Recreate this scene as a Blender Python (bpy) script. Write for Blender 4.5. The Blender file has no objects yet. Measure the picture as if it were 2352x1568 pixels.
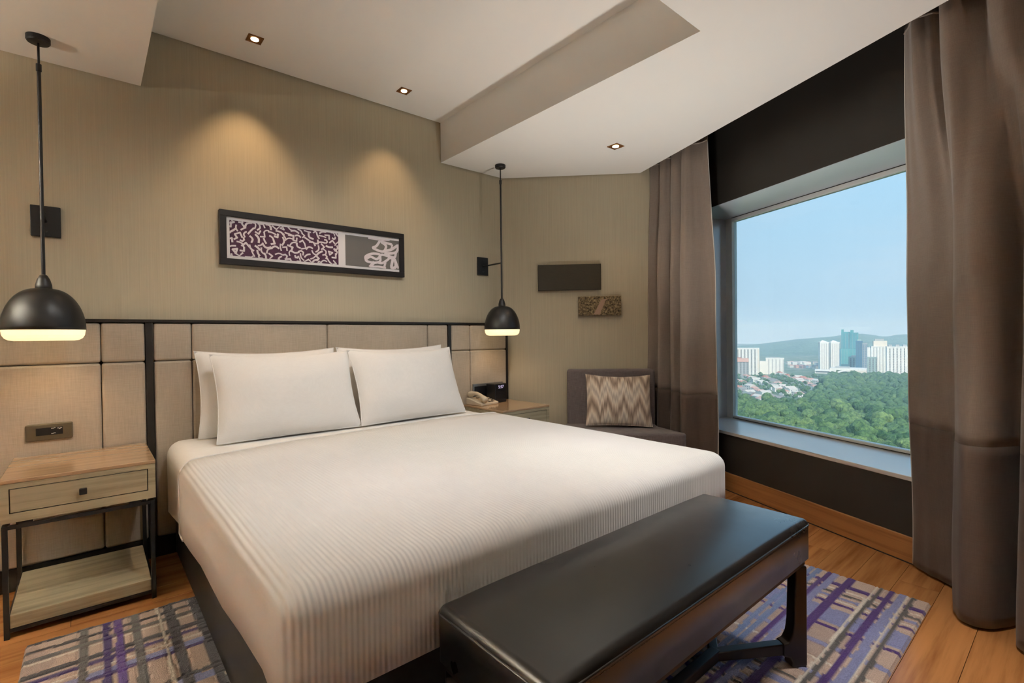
import bpy, bmesh, math, random
from mathutils import Vector, Matrix, noise

scene = bpy.context.scene
COL = scene.collection
PI = math.pi
EYE = Vector((0.0, -3.174, 1.12))
YAW, PITCH, ROLL, FPX = 0.7064, -0.0119, -0.0116, 1135.6

# ------------------------------------------------------------------ camera
def make_camera():
    cam = bpy.data.cameras.new('camera')
    cam.sensor_fit = 'HORIZONTAL'; cam.sensor_width = 36.0
    cam.lens = FPX * 36.0 / 2352.0
    cam.clip_start = 0.05; cam.clip_end = 12000
    o = bpy.data.objects.new('camera', cam); COL.objects.link(o)
    f = Vector((math.sin(YAW)*math.cos(PITCH), math.cos(YAW)*math.cos(PITCH), math.sin(PITCH)))
    r = Vector((math.cos(YAW), -math.sin(YAW), 0)); u = r.cross(f)
    c, s = math.cos(ROLL), math.sin(ROLL)
    X = c*r + s*u; Y = -s*r + c*u; Z = -f
    m = Matrix((X, Y, Z)).transposed().to_4x4(); m.translation = EYE
    o.matrix_world = m
    scene.camera = o
make_camera()

# ------------------------------------------------------------------ look, world, sun
scene.view_settings.view_transform = 'Standard'
scene.view_settings.look = 'None'
scene.view_settings.exposure = 0.0
scene.view_settings.gamma = 1.0
scene.view_settings.use_curve_mapping = False
try:
    scene.cycles.use_denoising = True
    scene.cycles.sample_clamp_indirect = 40.0
    scene.cycles.max_bounces = 7
    scene.cycles.diffuse_bounces = 4
    scene.cycles.glossy_bounces = 3
    scene.cycles.volume_bounces = 0
    scene.cycles.use_adaptive_sampling = True
    scene.cycles.adaptive_threshold = 0.1
    scene.cycles.adaptive_min_samples = 32
    scene.cycles.use_light_tree = False
    scene.cycles.transparent_max_bounces = 12
    scene.cycles.caustics_reflective = False
    scene.cycles.caustics_refractive = False
except Exception:
    pass

def lin(r, g, b):
    def c(v):
        v /= 255.0
        return v/12.92 if v <= 0.04045 else ((v+0.055)/1.055)**2.4
    return (c(r), c(g), c(b), 1.0)

SKY_STRENGTH = 1.12
SUN_STRENGTH = 4.2
def make_world():
    w = bpy.data.worlds.new('sky'); scene.world = w; w.use_nodes = True
    nt = w.node_tree; nt.nodes.clear()
    out = nt.nodes.new('ShaderNodeOutputWorld'); bg = nt.nodes.new('ShaderNodeBackground')
    tc = nt.nodes.new('ShaderNodeTexCoord'); sep = nt.nodes.new('ShaderNodeSeparateXYZ')
    ramp = nt.nodes.new('ShaderNodeValToRGB')
    nt.links.new(tc.outputs['Generated'], sep.inputs[0])
    nt.links.new(sep.outputs['Z'], ramp.inputs[0])
    el = ramp.color_ramp.elements
    el[0].position = 0.0; el[0].color = lin(178, 209, 232)
    el[1].position = 1.0; el[1].color = lin(92, 160, 226)
    for p, c in ((0.10, (180, 214, 238)), (0.25, (172, 215, 244)), (0.42, (152, 206, 246))):
        e = ramp.color_ramp.elements.new(p); e.color = lin(*c)
    # thin high cloud veil
    mp = nt.nodes.new('ShaderNodeMapping'); mp.inputs['Scale'].default_value = (2.0, 2.0, 9.0)
    nz = nt.nodes.new('ShaderNodeTexNoise'); nz.inputs['Scale'].default_value = 2.2; nz.inputs['Detail'].default_value = 5
    cr = nt.nodes.new('ShaderNodeValToRGB'); cr.color_ramp.elements[0].position = 0.48; cr.color_ramp.elements[1].position = 0.85
    cr.color_ramp.elements[1].color = (0.28, 0.28, 0.28, 1)
    mx = nt.nodes.new('ShaderNodeMix'); mx.data_type = 'RGBA'
    nt.links.new(tc.outputs['Generated'], mp.inputs[0]); nt.links.new(mp.outputs[0], nz.inputs['Vector'])
    nt.links.new(nz.outputs['Fac'], cr.inputs[0]); nt.links.new(cr.outputs[0], mx.inputs[0])
    nt.links.new(ramp.outputs[0], mx.inputs[6]); mx.inputs[7].default_value = lin(214, 226, 240)
    nt.links.new(mx.outputs[2], bg.inputs[0]); bg.inputs[1].default_value = SKY_STRENGTH
    nt.links.new(bg.outputs[0], out.inputs[0])
make_world()

def make_sun():
    L = bpy.data.lights.new('sun', 'SUN'); L.energy = SUN_STRENGTH; L.angle = 0.01; L.color = (1.0, 0.95, 0.87)
    o = bpy.data.objects.new('sun', L); COL.objects.link(o)
    d = Vector((-0.62, -0.62, 0.62)).normalized()       # towards the sun: behind the hotel's facade
    o.rotation_euler = d.to_track_quat('Z', 'Y').to_euler(); o.location = (-20, -20, 60)
make_sun()

# power of the room's own lamps and the added fill lamps (W)
W_WASH = 2.8        # wall-washing downlights
W_DOWN = 120.0       # added fill downlight over the rug corner, out of view
W_SIDE = 112.0     # added fill uplight behind the bed, standing in for window light
W_BED = 76.0      # added fill downlights over the bed, out of view
NEUT = (1.0, 0.97, 0.94)
W_PEND = 0.36        # bedside pendants
WARM = (1.0, 0.66, 0.36)
WARM2 = (1.0, 0.80, 0.58)

# ------------------------------------------------------------------ frames of reference
TH = 0.7726                                   # corner wall
CC = Vector((2.624, 0, 0)); CD = Vector((math.sin(TH), -math.cos(TH), 0)); CN = Vector((-math.cos(TH), -math.sin(TH), 0))
PH = 0.3843                                   # window wall
WC = Vector((3.406, -0.801, 0)); WA = Vector((-math.sin(PH), -math.cos(PH), 0)); WN = Vector((math.cos(PH), -math.sin(PH), 0))
def cpt(t, o, z): return CC + CD*t + CN*o + Vector((0, 0, z))
def wpt(s, w, z): return WC + WA*s + WN*w + Vector((0, 0, z))

# ------------------------------------------------------------------ materials
MATS = {}
def nodes_of(name):
    m = bpy.data.materials.new(name); m.use_nodes = True
    nt = m.node_tree; b = nt.nodes['Principled BSDF']
    MATS[name] = m
    return m, nt, b
def setc(b, col, rough=0.6, metal=0.0, spec=0.5, sheen=0.0):
    b.inputs['Base Color'].default_value = col
    b.inputs['Roughness'].default_value = rough
    b.inputs['Metallic'].default_value = metal
    b.inputs['Specular IOR Level'].default_value = spec
    if sheen: b.inputs['Sheen Weight'].default_value = sheen
def texco(nt, kind='Object', scale=(1, 1, 1)):
    tc = nt.nodes.new('ShaderNodeTexCoord'); mp = nt.nodes.new('ShaderNodeMapping')
    mp.inputs['Scale'].default_value = scale
    nt.links.new(tc.outputs[kind], mp.inputs[0]); return mp.outputs[0]
def noise_n(nt, vec, scale, detail=4, rough=0.55):
    n = nt.nodes.new('ShaderNodeTexNoise'); n.inputs['Scale'].default_value = scale
    n.inputs['Detail'].default_value = detail; n.inputs['Roughness'].default_value = rough
    nt.links.new(vec, n.inputs['Vector']); return n.outputs['Fac']
def ramp_n(nt, fac, stops):
    r = nt.nodes.new('ShaderNodeValToRGB'); e = r.color_ramp.elements
    e[0].position, e[0].color = stops[0]; e[1].position, e[1].color = stops[-1]
    for p, c in stops[1:-1]:
        x = e.new(p); x.color = c
    nt.links.new(fac, r.inputs[0]); return r.outputs[0]
def bump_n(nt, b, h, strength=0.2, dist=0.01):
    n = nt.nodes.new('ShaderNodeBump'); n.inputs['Strength'].default_value = strength; n.inputs['Distance'].default_value = dist
    nt.links.new(h, n.inputs['Height']); nt.links.new(n.outputs[0], b.inputs['Normal'])
def mix_n(nt, fac, a, c, blend='MIX'):
    m = nt.nodes.new('ShaderNodeMix'); m.data_type = 'RGBA'; m.blend_type = blend
    for s, v in ((0, fac), (6, a), (7, c)):
        if hasattr(v, 'is_output') or isinstance(v, bpy.types.NodeSocket): nt.links.new(v, m.inputs[s])
        else: m.inputs[s].default_value = v
    return m.outputs[2]
def sc(col, k): return (col[0]*k, col[1]*k, col[2]*k, 1)

def plain(name, col, rough=0.6, metal=0.0, spec=0.5, var=0.06, nscale=6, bump=0.0, bscale=200, sheen=0.0, scale=(1, 1, 1)):
    m, nt, b = nodes_of(name); setc(b, col, rough, metal, spec, sheen)
    v = texco(nt, 'Object', scale)
    f = noise_n(nt, v, nscale)
    nt.links.new(ramp_n(nt, f, [(0.3, sc(col, 1-var)), (0.7, sc(col, 1+var))]), b.inputs['Base Color'])
    if bump: bump_n(nt, b, noise_n(nt, v, bscale, 2), bump, 0.002)
    return m
def streaked(name, col, var, axis_scale, rough=0.8, bump=0.15, spec=0.3, nscale=1.0):
    m, nt, b = nodes_of(name); setc(b, col, rough, 0, spec)
    v = texco(nt, 'Object', axis_scale)
    f = noise_n(nt, v, nscale, 6, 0.65)
    nt.links.new(ramp_n(nt, f, [(0.25, sc(col, 1-var)), (0.75, sc(col, 1+var))]), b.inputs['Base Color'])
    bump_n(nt, b, f, bump, 0.002)
    return m
def wood(name, dark, light, axis_scale, rough=0.4, spec=0.5, coat=0.0, bump=0.08, rand=0.0):
    m, nt, b = nodes_of(name); setc(b, light, rough, 0, spec)
    v = texco(nt, 'Object', axis_scale)
    if rand:
        oi = nt.nodes.new('ShaderNodeObjectInfo'); add = nt.nodes.new('ShaderNodeVectorMath'); add.operation = 'MULTIPLY_ADD'
        cmb = nt.nodes.new('ShaderNodeCombineXYZ')
        for i in range(3): nt.links.new(oi.outputs['Random'], cmb.inputs[i])
        nt.links.new(cmb.outputs[0], add.inputs[0]); add.inputs[1].default_value = (37, 53, 71); nt.links.new(v, add.inputs[2]); v = add.outputs[0]
    f = noise_n(nt, v, 1.0, 7, 0.6)
    c = ramp_n(nt, f, [(0.28, dark), (0.55, light), (0.8, sc(light, 1.1))])
    if rand:
        hs = nt.nodes.new('ShaderNodeHueSaturation'); mr = nt.nodes.new('ShaderNodeMapRange')
        nt.links.new(oi.outputs['Random'], mr.inputs[0]); mr.inputs[3].default_value = 1-rand; mr.inputs[4].default_value = 1+rand
        nt.links.new(mr.outputs[0], hs.inputs['Value']); nt.links.new(c, hs.inputs['Color']); c = hs.outputs[0]
    nt.links.new(c, b.inputs['Base Color'])
    b.inputs['Coat Weight'].default_value = coat; b.inputs['Coat Roughness'].default_value = 0.12
    bump_n(nt, b, f, bump, 0.002)
    return m
def emit(name, col, strength):
    m, nt, b = nodes_of(name); setc(b, (0.8, 0.7, 0.55, 1), 0.4)
    b.inputs['Emission Color'].default_value = col; b.inputs['Emission Strength'].default_value = strength
    return m
def weave(name, col, col2, rough=0.85, fine=500, sheen=0.15, bump=0.25, blot=5.0, bvar=0.07):
    m, nt, b = nodes_of(name); setc(b, col, rough, 0, 0.25, sheen)
    v = texco(nt, 'Object')
    v1 = texco(nt, 'Object', (fine, fine, fine*0.04)); v2 = texco(nt, 'Object', (fine*0.04, fine*0.04, fine))
    n1 = noise_n(nt, v1, 1.0, 2); n2 = noise_n(nt, v2, 1.0, 2)
    mm = nt.nodes.new('ShaderNodeMath'); mm.operation = 'ADD'
    nt.links.new(n1, mm.inputs[0]); nt.links.new(n2, mm.inputs[1])
    hf = nt.nodes.new('ShaderNodeMath'); hf.operation = 'MULTIPLY'; hf.inputs[1].default_value = 0.5; nt.links.new(mm.outputs[0], hf.inputs[0])
    c = ramp_n(nt, hf.outputs[0], [(0.35, col), (0.65, col2)])
    bl = ramp_n(nt, noise_n(nt, v, blot, 2), [(0.3, (1-bvar,)*3+(1,)), (0.7, (1+bvar,)*3+(1,))])
    nt.links.new(mix_n(nt, 1.0, c, bl, 'MULTIPLY'), b.inputs['Base Color'])
    bump_n(nt, b, hf.outputs[0], bump, 0.001)
    return m

WALLC = (0.50, 0.44, 0.32, 1)
streaked('wallpaper', WALLC, 0.10, (160, 160, 2.2), 0.75, 0.12)
plain('ceiling_paint', (0.79, 0.77, 0.73, 1), 0.9, var=0.01, nscale=2)
plain('gap_dark', (0.03, 0.027, 0.022, 1), 0.8, var=0.02)
wood('floor_oak', lin(146, 92, 48), lin(184, 126, 74), (1.6, 26, 26), 0.26, 0.5, rand=0.10)
wood('plinth_oak', lin(150, 98, 54), lin(186, 132, 80), (1.2, 1.2, 40), 0.36, 0.5)
wood('ash_grey', lin(140, 128, 102), lin(182, 170, 140), (2.0, 22, 34), 0.5, 0.4)
wood('ash_top', lin(164, 134, 102), lin(186, 154, 120), (1.2, 30, 30), 0.14, 0.5, coat=0.4, bump=0.02)
wood('wenge', lin(20, 13, 10), lin(38, 27, 22), (20, 20, 2), 0.35, 0.5)
plain('black_metal', (0.012, 0.0115, 0.012, 1), 0.38, 0.0, 0.5, var=0.1)
plain('dark_trim', (0.016, 0.013, 0.011, 1), 0.4, var=0.1)
plain('charcoal_wall', (0.030, 0.025, 0.020, 1), 0.55, var=0.05, nscale=3)
plain('reveal_metal', (0.66, 0.70, 0.76, 1), 0.28, 0.25, 0.6, var=0.03, nscale=2)
plain('sill_white', (0.88, 0.86, 0.83, 1), 0.25, 0.2, 0.8, var=0.02, nscale=2)
plain('frame_metal', (0.88, 0.89, 0.86, 1), 0.45, 0.0, 0.5, var=0.02)
weave('headboard_fabric', (0.42, 0.355, 0.275, 1), (0.52, 0.445, 0.35, 1), 0.62, 420, 0.2, 0.2, 3.0, 0.08)
weave('sheet_cotton', (0.80, 0.79, 0.77, 1), (0.84, 0.83, 0.81, 1), 0.8, 900, 0.1, 0.06, 4, 0.01)
weave('chair_fabric', (0.115, 0.092, 0.088, 1), (0.20, 0.165, 0.16, 1), 0.85, 520, 0.2, 0.3, 6, 0.05)
weave('curtain_fabric', (0.235, 0.185, 0.152, 1), (0.29, 0.23, 0.19, 1), 0.62, 600, 0.25, 0.12, 2, 0.04)
weave('curtain_hem', (0.098, 0.068, 0.052, 1), (0.125, 0.088, 0.068, 1), 0.62, 600, 0.2, 0.12, 2, 0.04)
weave('lining', (0.55, 0.53, 0.50, 1), (0.62, 0.60, 0.56, 1), 0.8, 600, 0.1, 0.1)
plain('stitch_thread', (0.16, 0.145, 0.13, 1), 0.7, var=0.05)
plain('picture_frame', (0.012, 0.010, 0.010, 1), 0.5, spec=0.35, var=0.1)
plain('mat_board', (0.80, 0.78, 0.79, 1), 0.8, var=0.01)
plain('print_purple', lin(72, 30, 62), 0.6, var=0.25, nscale=60)
plain('print_white', (0.74, 0.68, 0.71, 1), 0.6, var=0.06, nscale=40)
plain('print_grey', lin(112, 108, 104), 0.6, var=0.04, nscale=8)
plain('phone_plastic', lin(214, 200, 176), 0.4, var=0.02)
plain('phone_key', lin(120, 108, 92), 0.5, var=0.05)
plain('black_plastic', (0.010, 0.010, 0.012, 1), 0.35, var=0.05)
plain('plate_bronze', lin(104, 94, 76), 0.4, 0.4, 0.5, var=0.06)
plain('socket_steel', lin(150, 150, 146), 0.3, 0.7, var=0.03)
plain('bronze_trim', lin(150, 104, 62), 0.35, 0.8, var=0.05)
plain('dark_art', lin(52, 44, 26), 0.55, var=0.14, nscale=20, scale=(1, 1, 12))
emit('diffuser_glow', (1.0, 0.78, 0.45, 1), 1.15)
emit('lamp_glow', (1.0, 0.82, 0.55, 1), 9.0)
emit('screen_glow', (0.62, 0.55, 1.0, 1), 0.8)
plain('panel_marks', (0.6, 0.58, 0.56, 1), 0.5, var=0.02)

def mat_leather():
    m, nt, b = nodes_of('bench_leather'); setc(b, (0.014, 0.0125, 0.012, 1), 0.34, 0, 0.8); b.inputs['Coat Weight'].default_value = 0.6; b.inputs['Coat Roughness'].default_value = 0.26
    v = texco(nt, 'Object')
    f = noise_n(nt, v, 5, 4)
    nt.links.new(ramp_n(nt, f, [(0.3, (0.26,)*3+(1,)), (0.7, (0.36,)*3+(1,))]), b.inputs['Roughness'])
mat_leather()

def mat_coverlet():
    m, nt, b = nodes_of('coverlet_cotton'); setc(b, (0.80, 0.785, 0.765, 1), 0.85, 0, 0.2, 0.1)
    v = texco(nt, 'Object')
    sep = nt.nodes.new('ShaderNodeSeparateXYZ'); nt.links.new(v, sep.inputs[0])
    mu = nt.nodes.new('ShaderNodeMath'); mu.operation = 'MULTIPLY'; mu.inputs[1].default_value = 2*PI/0.0125; nt.links.new(sep.outputs['X'], mu.inputs[0])
    sn = nt.nodes.new('ShaderNodeMath'); sn.operation = 'SINE'; nt.links.new(mu.outputs[0], sn.inputs[0])
    bump_n(nt, b, sn.outputs[0], 0.55, 0.0016)
    nt.links.new(ramp_n(nt, noise_n(nt, v, 4, 2), [(0.3, (0.79, 0.775, 0.755, 1)), (0.7, (0.82, 0.805, 0.785, 1))]), b.inputs['Base Color'])
mat_coverlet()

def mat_ikat():
    m, nt, b = nodes_of('ikat_fabric'); setc(b, (0.5, 0.45, 0.4, 1), 0.6, 0, 0.3, 0.2)
    v = texco(nt, 'Object')
    sep = nt.nodes.new('ShaderNodeSeparateXYZ'); nt.links.new(v, sep.inputs[0])
    def M(op, a, c=None):
        n = nt.nodes.new('ShaderNodeMath'); n.operation = op
        for i, q in ((0, a), (1, c)):
            if q is None: continue
            if isinstance(q, (int, float)): n.inputs[i].default_value = q
            else: nt.links.new(q, n.inputs[i])
        return n.outputs[0]
    zig = M('PINGPONG', M('ADD', sep.outputs['X'], 2.0), 0.058)
    st = noise_n(nt, texco(nt, 'Object', (190, 1, 7)), 1.0, 3)
    y = M('ADD', M('ADD', sep.outputs['Y'], 1.0), M('MULTIPLY', zig, -2.0))
    y = M('ADD', y, M('MULTIPLY', st, 0.20))
    band = M('PINGPONG', y, 0.12)
    band = M('MULTIPLY', band, 1/0.12)
    c = ramp_n(nt, band, [(0.02, lin(136, 118, 104)), (0.35, lin(190, 168, 148)), (0.62, lin(226, 214, 196)), (0.98, lin(176, 162, 150))])
    nt.links.new(c, b.inputs['Base Color'])
mat_ikat()

def mat_mosaic():
    m, nt, b = nodes_of('relief_bronze'); setc(b, lin(120, 100, 70), 0.5, 0.2, 0.5)
    v = texco(nt, 'Object')
    f = noise_n(nt, v, 70, 3)
    nt.links.new(ramp_n(nt, f, [(0.35, lin(62, 48, 28)), (0.55, lin(140, 120, 84)), (0.7, lin(176, 156, 118))]), b.inputs['Base Color'])
    bump_n(nt, b, f, 0.8, 0.006)
mat_mosaic()

def mat_rug():
    m, nt, b = nodes_of('rug_wool'); setc(b, (0.5, 0.45, 0.42, 1), 0.95, 0, 0.1, 0.3)
    at = nt.nodes.new('ShaderNodeAttribute'); at.attribute_name = 'pile'
    v = texco(nt, 'Object')
    f = noise_n(nt, v, 260, 3)
    vv = ramp_n(nt, f, [(0.3, (0.72,)*3+(1,)), (0.7, (1.18,)*3+(1,))])
    nt.links.new(mix_n(nt, 1.0, at.outputs['Color'], vv, 'MULTIPLY'), b.inputs['Base Color'])
    bump_n(nt, b, f, 0.7, 0.004)
mat_rug()

def mat_glass():
    m = bpy.data.materials.new('window_glass'); m.use_nodes = True; MATS['window_glass'] = m
    nt = m.node_tree; nt.nodes.clear()
    out = nt.nodes.new('ShaderNodeOutputMaterial'); mx = nt.nodes.new('ShaderNodeMixShader')
    tr = nt.nodes.new('ShaderNodeBsdfTransparent'); gl = nt.nodes.new('ShaderNodeBsdfGlossy'); gl.inputs['Roughness'].default_value = 0.0
    tr.inputs[0].default_value = (0.97, 0.985, 0.98, 1)
    fr = nt.nodes.new('ShaderNodeFresnel'); fr.inputs[0].default_value = 1.25
    nt.links.new(fr.outputs[0], mx.inputs[0]); nt.links.new(tr.outputs[0], mx.inputs[1]); nt.links.new(gl.outputs[0], mx.inputs[2])
    nt.links.new(mx.outputs[0], out.inputs[0])
mat_glass()

# ------------------------------------------------------------------ mesh tools
class MB:
    def __init__(s): s.v = []; s.f = []
    def add(s, vs, fs):
        k = len(s.v); s.v += [tuple(v) for v in vs]; s.f += [tuple(i+k for i in f) for f in fs]; return s
    def box(s, x0, x1, y0, y1, z0, z1, M=None):
        vs = [(x, y, z) for z in (z0, z1) for x, y in ((x0, y0), (x1, y0), (x1, y1), (x0, y1))]
        if M: vs = [M(*v) if callable(M) else M @ Vector(v) for v in vs]
        return s.add(vs, [(3, 2, 1, 0), (4, 5, 6, 7), (0, 1, 5, 4), (1, 2, 6, 5), (2, 3, 7, 6), (3, 0, 4, 7)])
    def prism(s, poly, z0, z1):
        n = len(poly)
        a = sum(poly[i][0]*poly[(i+1) % n][1]-poly[(i+1) % n][0]*poly[i][1] for i in range(n))
        if a < 0: poly = poly[::-1]
        vs = [(p[0], p[1], z0) for p in poly] + [(p[0], p[1], z1) for p in poly]
        return s.add(vs, [tuple(range(n))[::-1], tuple(range(n, 2*n))] + [(i, (i+1) % n, n+(i+1) % n, n+i) for i in range(n)])
    def extrude(s, outline, depth_vec):
        """closed 3-D outline pushed along depth_vec"""
        n = len(outline); d = Vector(depth_vec)
        vs = [Vector(p) for p in outline] + [Vector(p)+d for p in outline]
        return s.add(vs, [tuple(range(n)), tuple(range(n, 2*n))[::-1]] + [(i, n+i, n+(i+1) % n, (i+1) % n) for i in range(n)])
    def lathe(s, prof, n=32, c=(0, 0, 0)):
        vs = []; fs = []
        for r, z in prof:
            for i in range(n):
                a = 2*PI*i/n; vs.append((c[0]+r*math.cos(a), c[1]+r*math.sin(a), c[2]+z))
        for j in range(len(prof)-1):
            for i in range(n):
                fs.append((j*n+i, j*n+(i+1) % n, (j+1)*n+(i+1) % n, (j+1)*n+i))
        fs.append(tuple(range(n))[::-1]); m = (len(prof)-1)*n; fs.append(tuple(range(m, m+n)))
        return s.add(vs, fs)
    def tube(s, pts, r, n=10):
        pts = [Vector(p) for p in pts]; rs = r if isinstance(r, (list, tuple)) else [r]*len(pts)
        vs = []; fs = []
        for j, p in enumerate(pts):
            d = (pts[min(j+1, len(pts)-1)] - pts[max(j-1, 0)]).normalized()
            up = Vector((0, 0, 1)) if abs(d.z) < 0.95 else Vector((1, 0, 0))
            a = d.cross(up).normalized(); b = d.cross(a).normalized()
            for i in range(n):
                t = 2*PI*i/n; vs.append(p + a*(rs[j]*math.cos(t)) + b*(rs[j]*math.sin(t)))
        for j in range(len(pts)-1):
            for i in range(n):
                fs.append((j*n+i, (j+1)*n+i, (j+1)*n+(i+1) % n, j*n+(i+1) % n))
        fs.append(tuple(range(n))); m = (len(pts)-1)*n; fs.append(tuple(range(m, m+n))[::-1])
        return s.add(vs, fs)
    def mesh(s, name):
        me = bpy.data.meshes.new(name); me.from_pydata(s.v, [], s.f); me.update()
        bm = bmesh.new(); bm.from_mesh(me); bmesh.ops.recalc_face_normals(bm, faces=bm.faces); bm.to_mesh(me); bm.free()
        return me
    def build(s, name, mat, parent=None, bevel=0, seg=2, smooth=False, offset=None):
        return put(name, s.mesh(name), mat, parent, bevel, seg, smooth, offset)

def put(name, me, mat, parent=None, bevel=0, seg=2, smooth=False, offset=None):
    """link a mesh given in world coordinates; under a parent it is re-expressed in the parent's frame"""
    o = bpy.data.objects.new(name, me); COL.objects.link(o)
    if me.materials: pass
    else: me.materials.append(MATS[mat])
    if parent is not None:
        o.parent = parent
        if offset is None:
            me.transform(world_of(parent).inverted())
    if bevel:
        b = o.modifiers.new('bevel', 'BEVEL'); b.width = bevel; b.segments = seg; b.limit_method = 'ANGLE'; b.angle_limit = 0.6
        smooth = True if seg > 1 else smooth
    if smooth:
        try: me.shade_smooth()
        except Exception:
            for p in me.polygons: p.use_smooth = True
        if bevel:
            w = o.modifiers.new('normals', 'WEIGHTED_NORMAL'); w.keep_sharp = True
    return o
def world_of(o):
    m = Matrix.LocRotScale(o.location, o.rotation_euler, o.scale)
    return world_of(o.parent) @ m if o.parent else m
def tag(o, label, cat, group=None, kind=None):
    o['label'] = label; o['category'] = cat
    if group: o['group'] = group
    if kind: o['kind'] = kind
    return o
def thing(name, label, cat, loc=(0, 0, 0), rz=0, group=None):
    o = bpy.data.objects.new(name, None); COL.objects.link(o); o.empty_display_size = 0.1
    o.location = loc; o.rotation_euler = (0, 0, rz)
    return tag(o, label, cat, group)
def struct(o, label=None, cat=None):
    o['kind'] = 'structure'
    if label: o['label'] = label
    if cat: o['category'] = cat
    return o
def copy_tree(o, parent=None):
    c = o.copy(); COL.objects.link(c); c.parent = parent
    for ch in list(o.children):
        copy_tree(ch, c)
    return c

def spline(P, n):
    out = []
    for i in range(len(P)-1):
        p0, p1, p2, p3 = P[max(i-1, 0)], P[i], P[i+1], P[min(i+2, len(P)-1)]
        for k in range(n):
            t = k/n
            out.append(tuple(0.5*((2*b) + (-a+c)*t + (2*a-5*b+4*c-d)*t*t + (-a+3*b-3*c+d)*t**3) for a, b, c, d in zip(p0, p1, p2, p3)))
    out.append(P[-1]); return out

# ================================================================== THE ROOM
ZC, ZU = 2.42, 2.716            # lower ceiling, raised ceiling
RX0, RX1, RY = 0.219, 2.020, -2.08
XL, YF = -3.4, -5.6

m = MB().box(XL-0.1, 2.624, 0, 0.12, 0, 2.95)
struct(m.build('wall_back', 'wallpaper'), 'beige striped wallpaper wall behind the headboard', 'wall')
a = [cpt(0, 0, 0), cpt(1.47, 0, 0), cpt(1.47, -0.12, 0), cpt(-0.05, -0.12, 0)]
struct(MB().prism([(p.x, p.y) for p in a], 0, 2.95).build('wall_corner', 'wallpaper'), 'beige wallpaper wall angled across the corner by the chair', 'wall')
struct(MB().box(XL-0.1, XL, YF-0.1, 0.0, 0, 2.95).build('wall_left', 'wenge'), 'unseen side wall, finished dark to cut bounced light', 'wall')  # dark finish put on this unseen wall to cut bounce on the bed side
struct(MB().box(XL-0.1, 3.4, YF-0.1, YF, 0, 2.95).build('wall_front', 'wenge'), 'unseen wall facing the bed, finished dark to cut bounced light', 'wall')  # also unseen; kept dark so little light bounces onto the bed foot

# floor: slab below, oak boards on top
fl = struct(MB().box(XL-0.1, 4.0, YF-0.1, 0.1, -0.2, -0.012).build('floor', 'gap_dark'), 'warm oak plank floor', 'floor')
def build_floor():
    rnd = random.Random(3)
    wd = 0.145; y = 0.0; row = 0; meshes = {}
    def xmax(y):                                    # end of the boards at the plinth
        # along window wall plane w=0.30
        P = wpt(0, 0.30, 0); k = (y - P.y)/WA.y
        xw = (P + WA*k).x
        if y > -0.95:
            xw = min(xw, 2.624 + (-y)*math.tan(TH))
        return xw
    while y > YF:
        y1 = max(y-wd, YF); x = XL - rnd.uniform(0, 1.2)
        end = max(xmax(y), xmax(y1)) + 0.02
        while x < end:
            L = rnd.choice((1.1, 1.35, 1.6)); xa, xb = max(x, XL), min(x+L, end)
            x += L
            if xb - xa < 0.02: continue
            if xb < end - 0.001 and xa > XL + 0.001:
                key = (L, round(y-y1, 4))
                if key not in meshes:
                    mb = MB().box(-L/2+0.0008, L/2-0.0008, -(y-y1)/2+0.0008, (y-y1)/2-0.0008, -0.012, 0)
                    meshes[key] = mb.mesh('plank'); meshes[key].materials.append(MATS['floor_oak'])
                o = bpy.data.objects.new('plank', meshes[key]); COL.objects.link(o); o.parent = fl
                o.location = ((xa+xb)/2, (y+y1)/2, 0)
            else:
                mb = MB().box(-(xb-xa)/2+0.0008, (xb-xa)/2-0.0008, -(y-y1)/2+0.0008, (y-y1)/2-0.0008, -0.012, 0)
                me = mb.mesh('plank'); me.materials.append(MATS['floor_oak'])
                o = bpy.data.objects.new('plank', me); COL.objects.link(o); o.parent = fl
                o.location = ((xa+xb)/2, (y+y1)/2, 0)
        y = y1
build_floor()

# ceilings: dropped border with a raised field over the bed, thin shadow gap along the headboard wall
G = 0.010
def edge_w0(y):
    k = (y - WC.y)/WA.y
    return (WC + WA*k).x
m = MB()
m.box(XL, RX0, YF, -G, ZC, 2.95)
p1 = wpt((YF-WC.y)/WA.y, 0, 0); yx = WC.y + (RX1-WC.x)/WA.x*WA.y
m.prism([(RX0, RY), (RX1, RY), (RX1, yx), (p1.x, p1.y), (RX0, YF)], ZC, 2.95)
q0 = CC + CN*0.006; q1 = WC + CN*0.006
m.prism([(RX1, -G), (q0.x-0.004, -G), (q1.x, q1.y), (RX1, yx)], ZC, 2.95)
struct(m.build('ceiling', 'ceiling_paint'), 'off-white dropped ceiling around the raised field', 'ceiling')
struct(MB().box(RX0, RX1, RY, -G, ZU, 2.95).build('ceiling_recess', 'ceiling_paint'), 'raised off-white ceiling field over the bed', 'ceiling')
# curtain pocket lid
pp = [wpt(-0.4, -0.0, 0), wpt(6.0, -0.0, 0), wpt(6.0, 0.9, 0), wpt(-0.4, 0.9, 0)]
struct(MB().prism([(p.x, p.y) for p in pp], 2.62, 2.7).build('ceiling_pocket', 'charcoal_wall'), 'dark curtain pocket above the window', 'ceiling')

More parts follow.
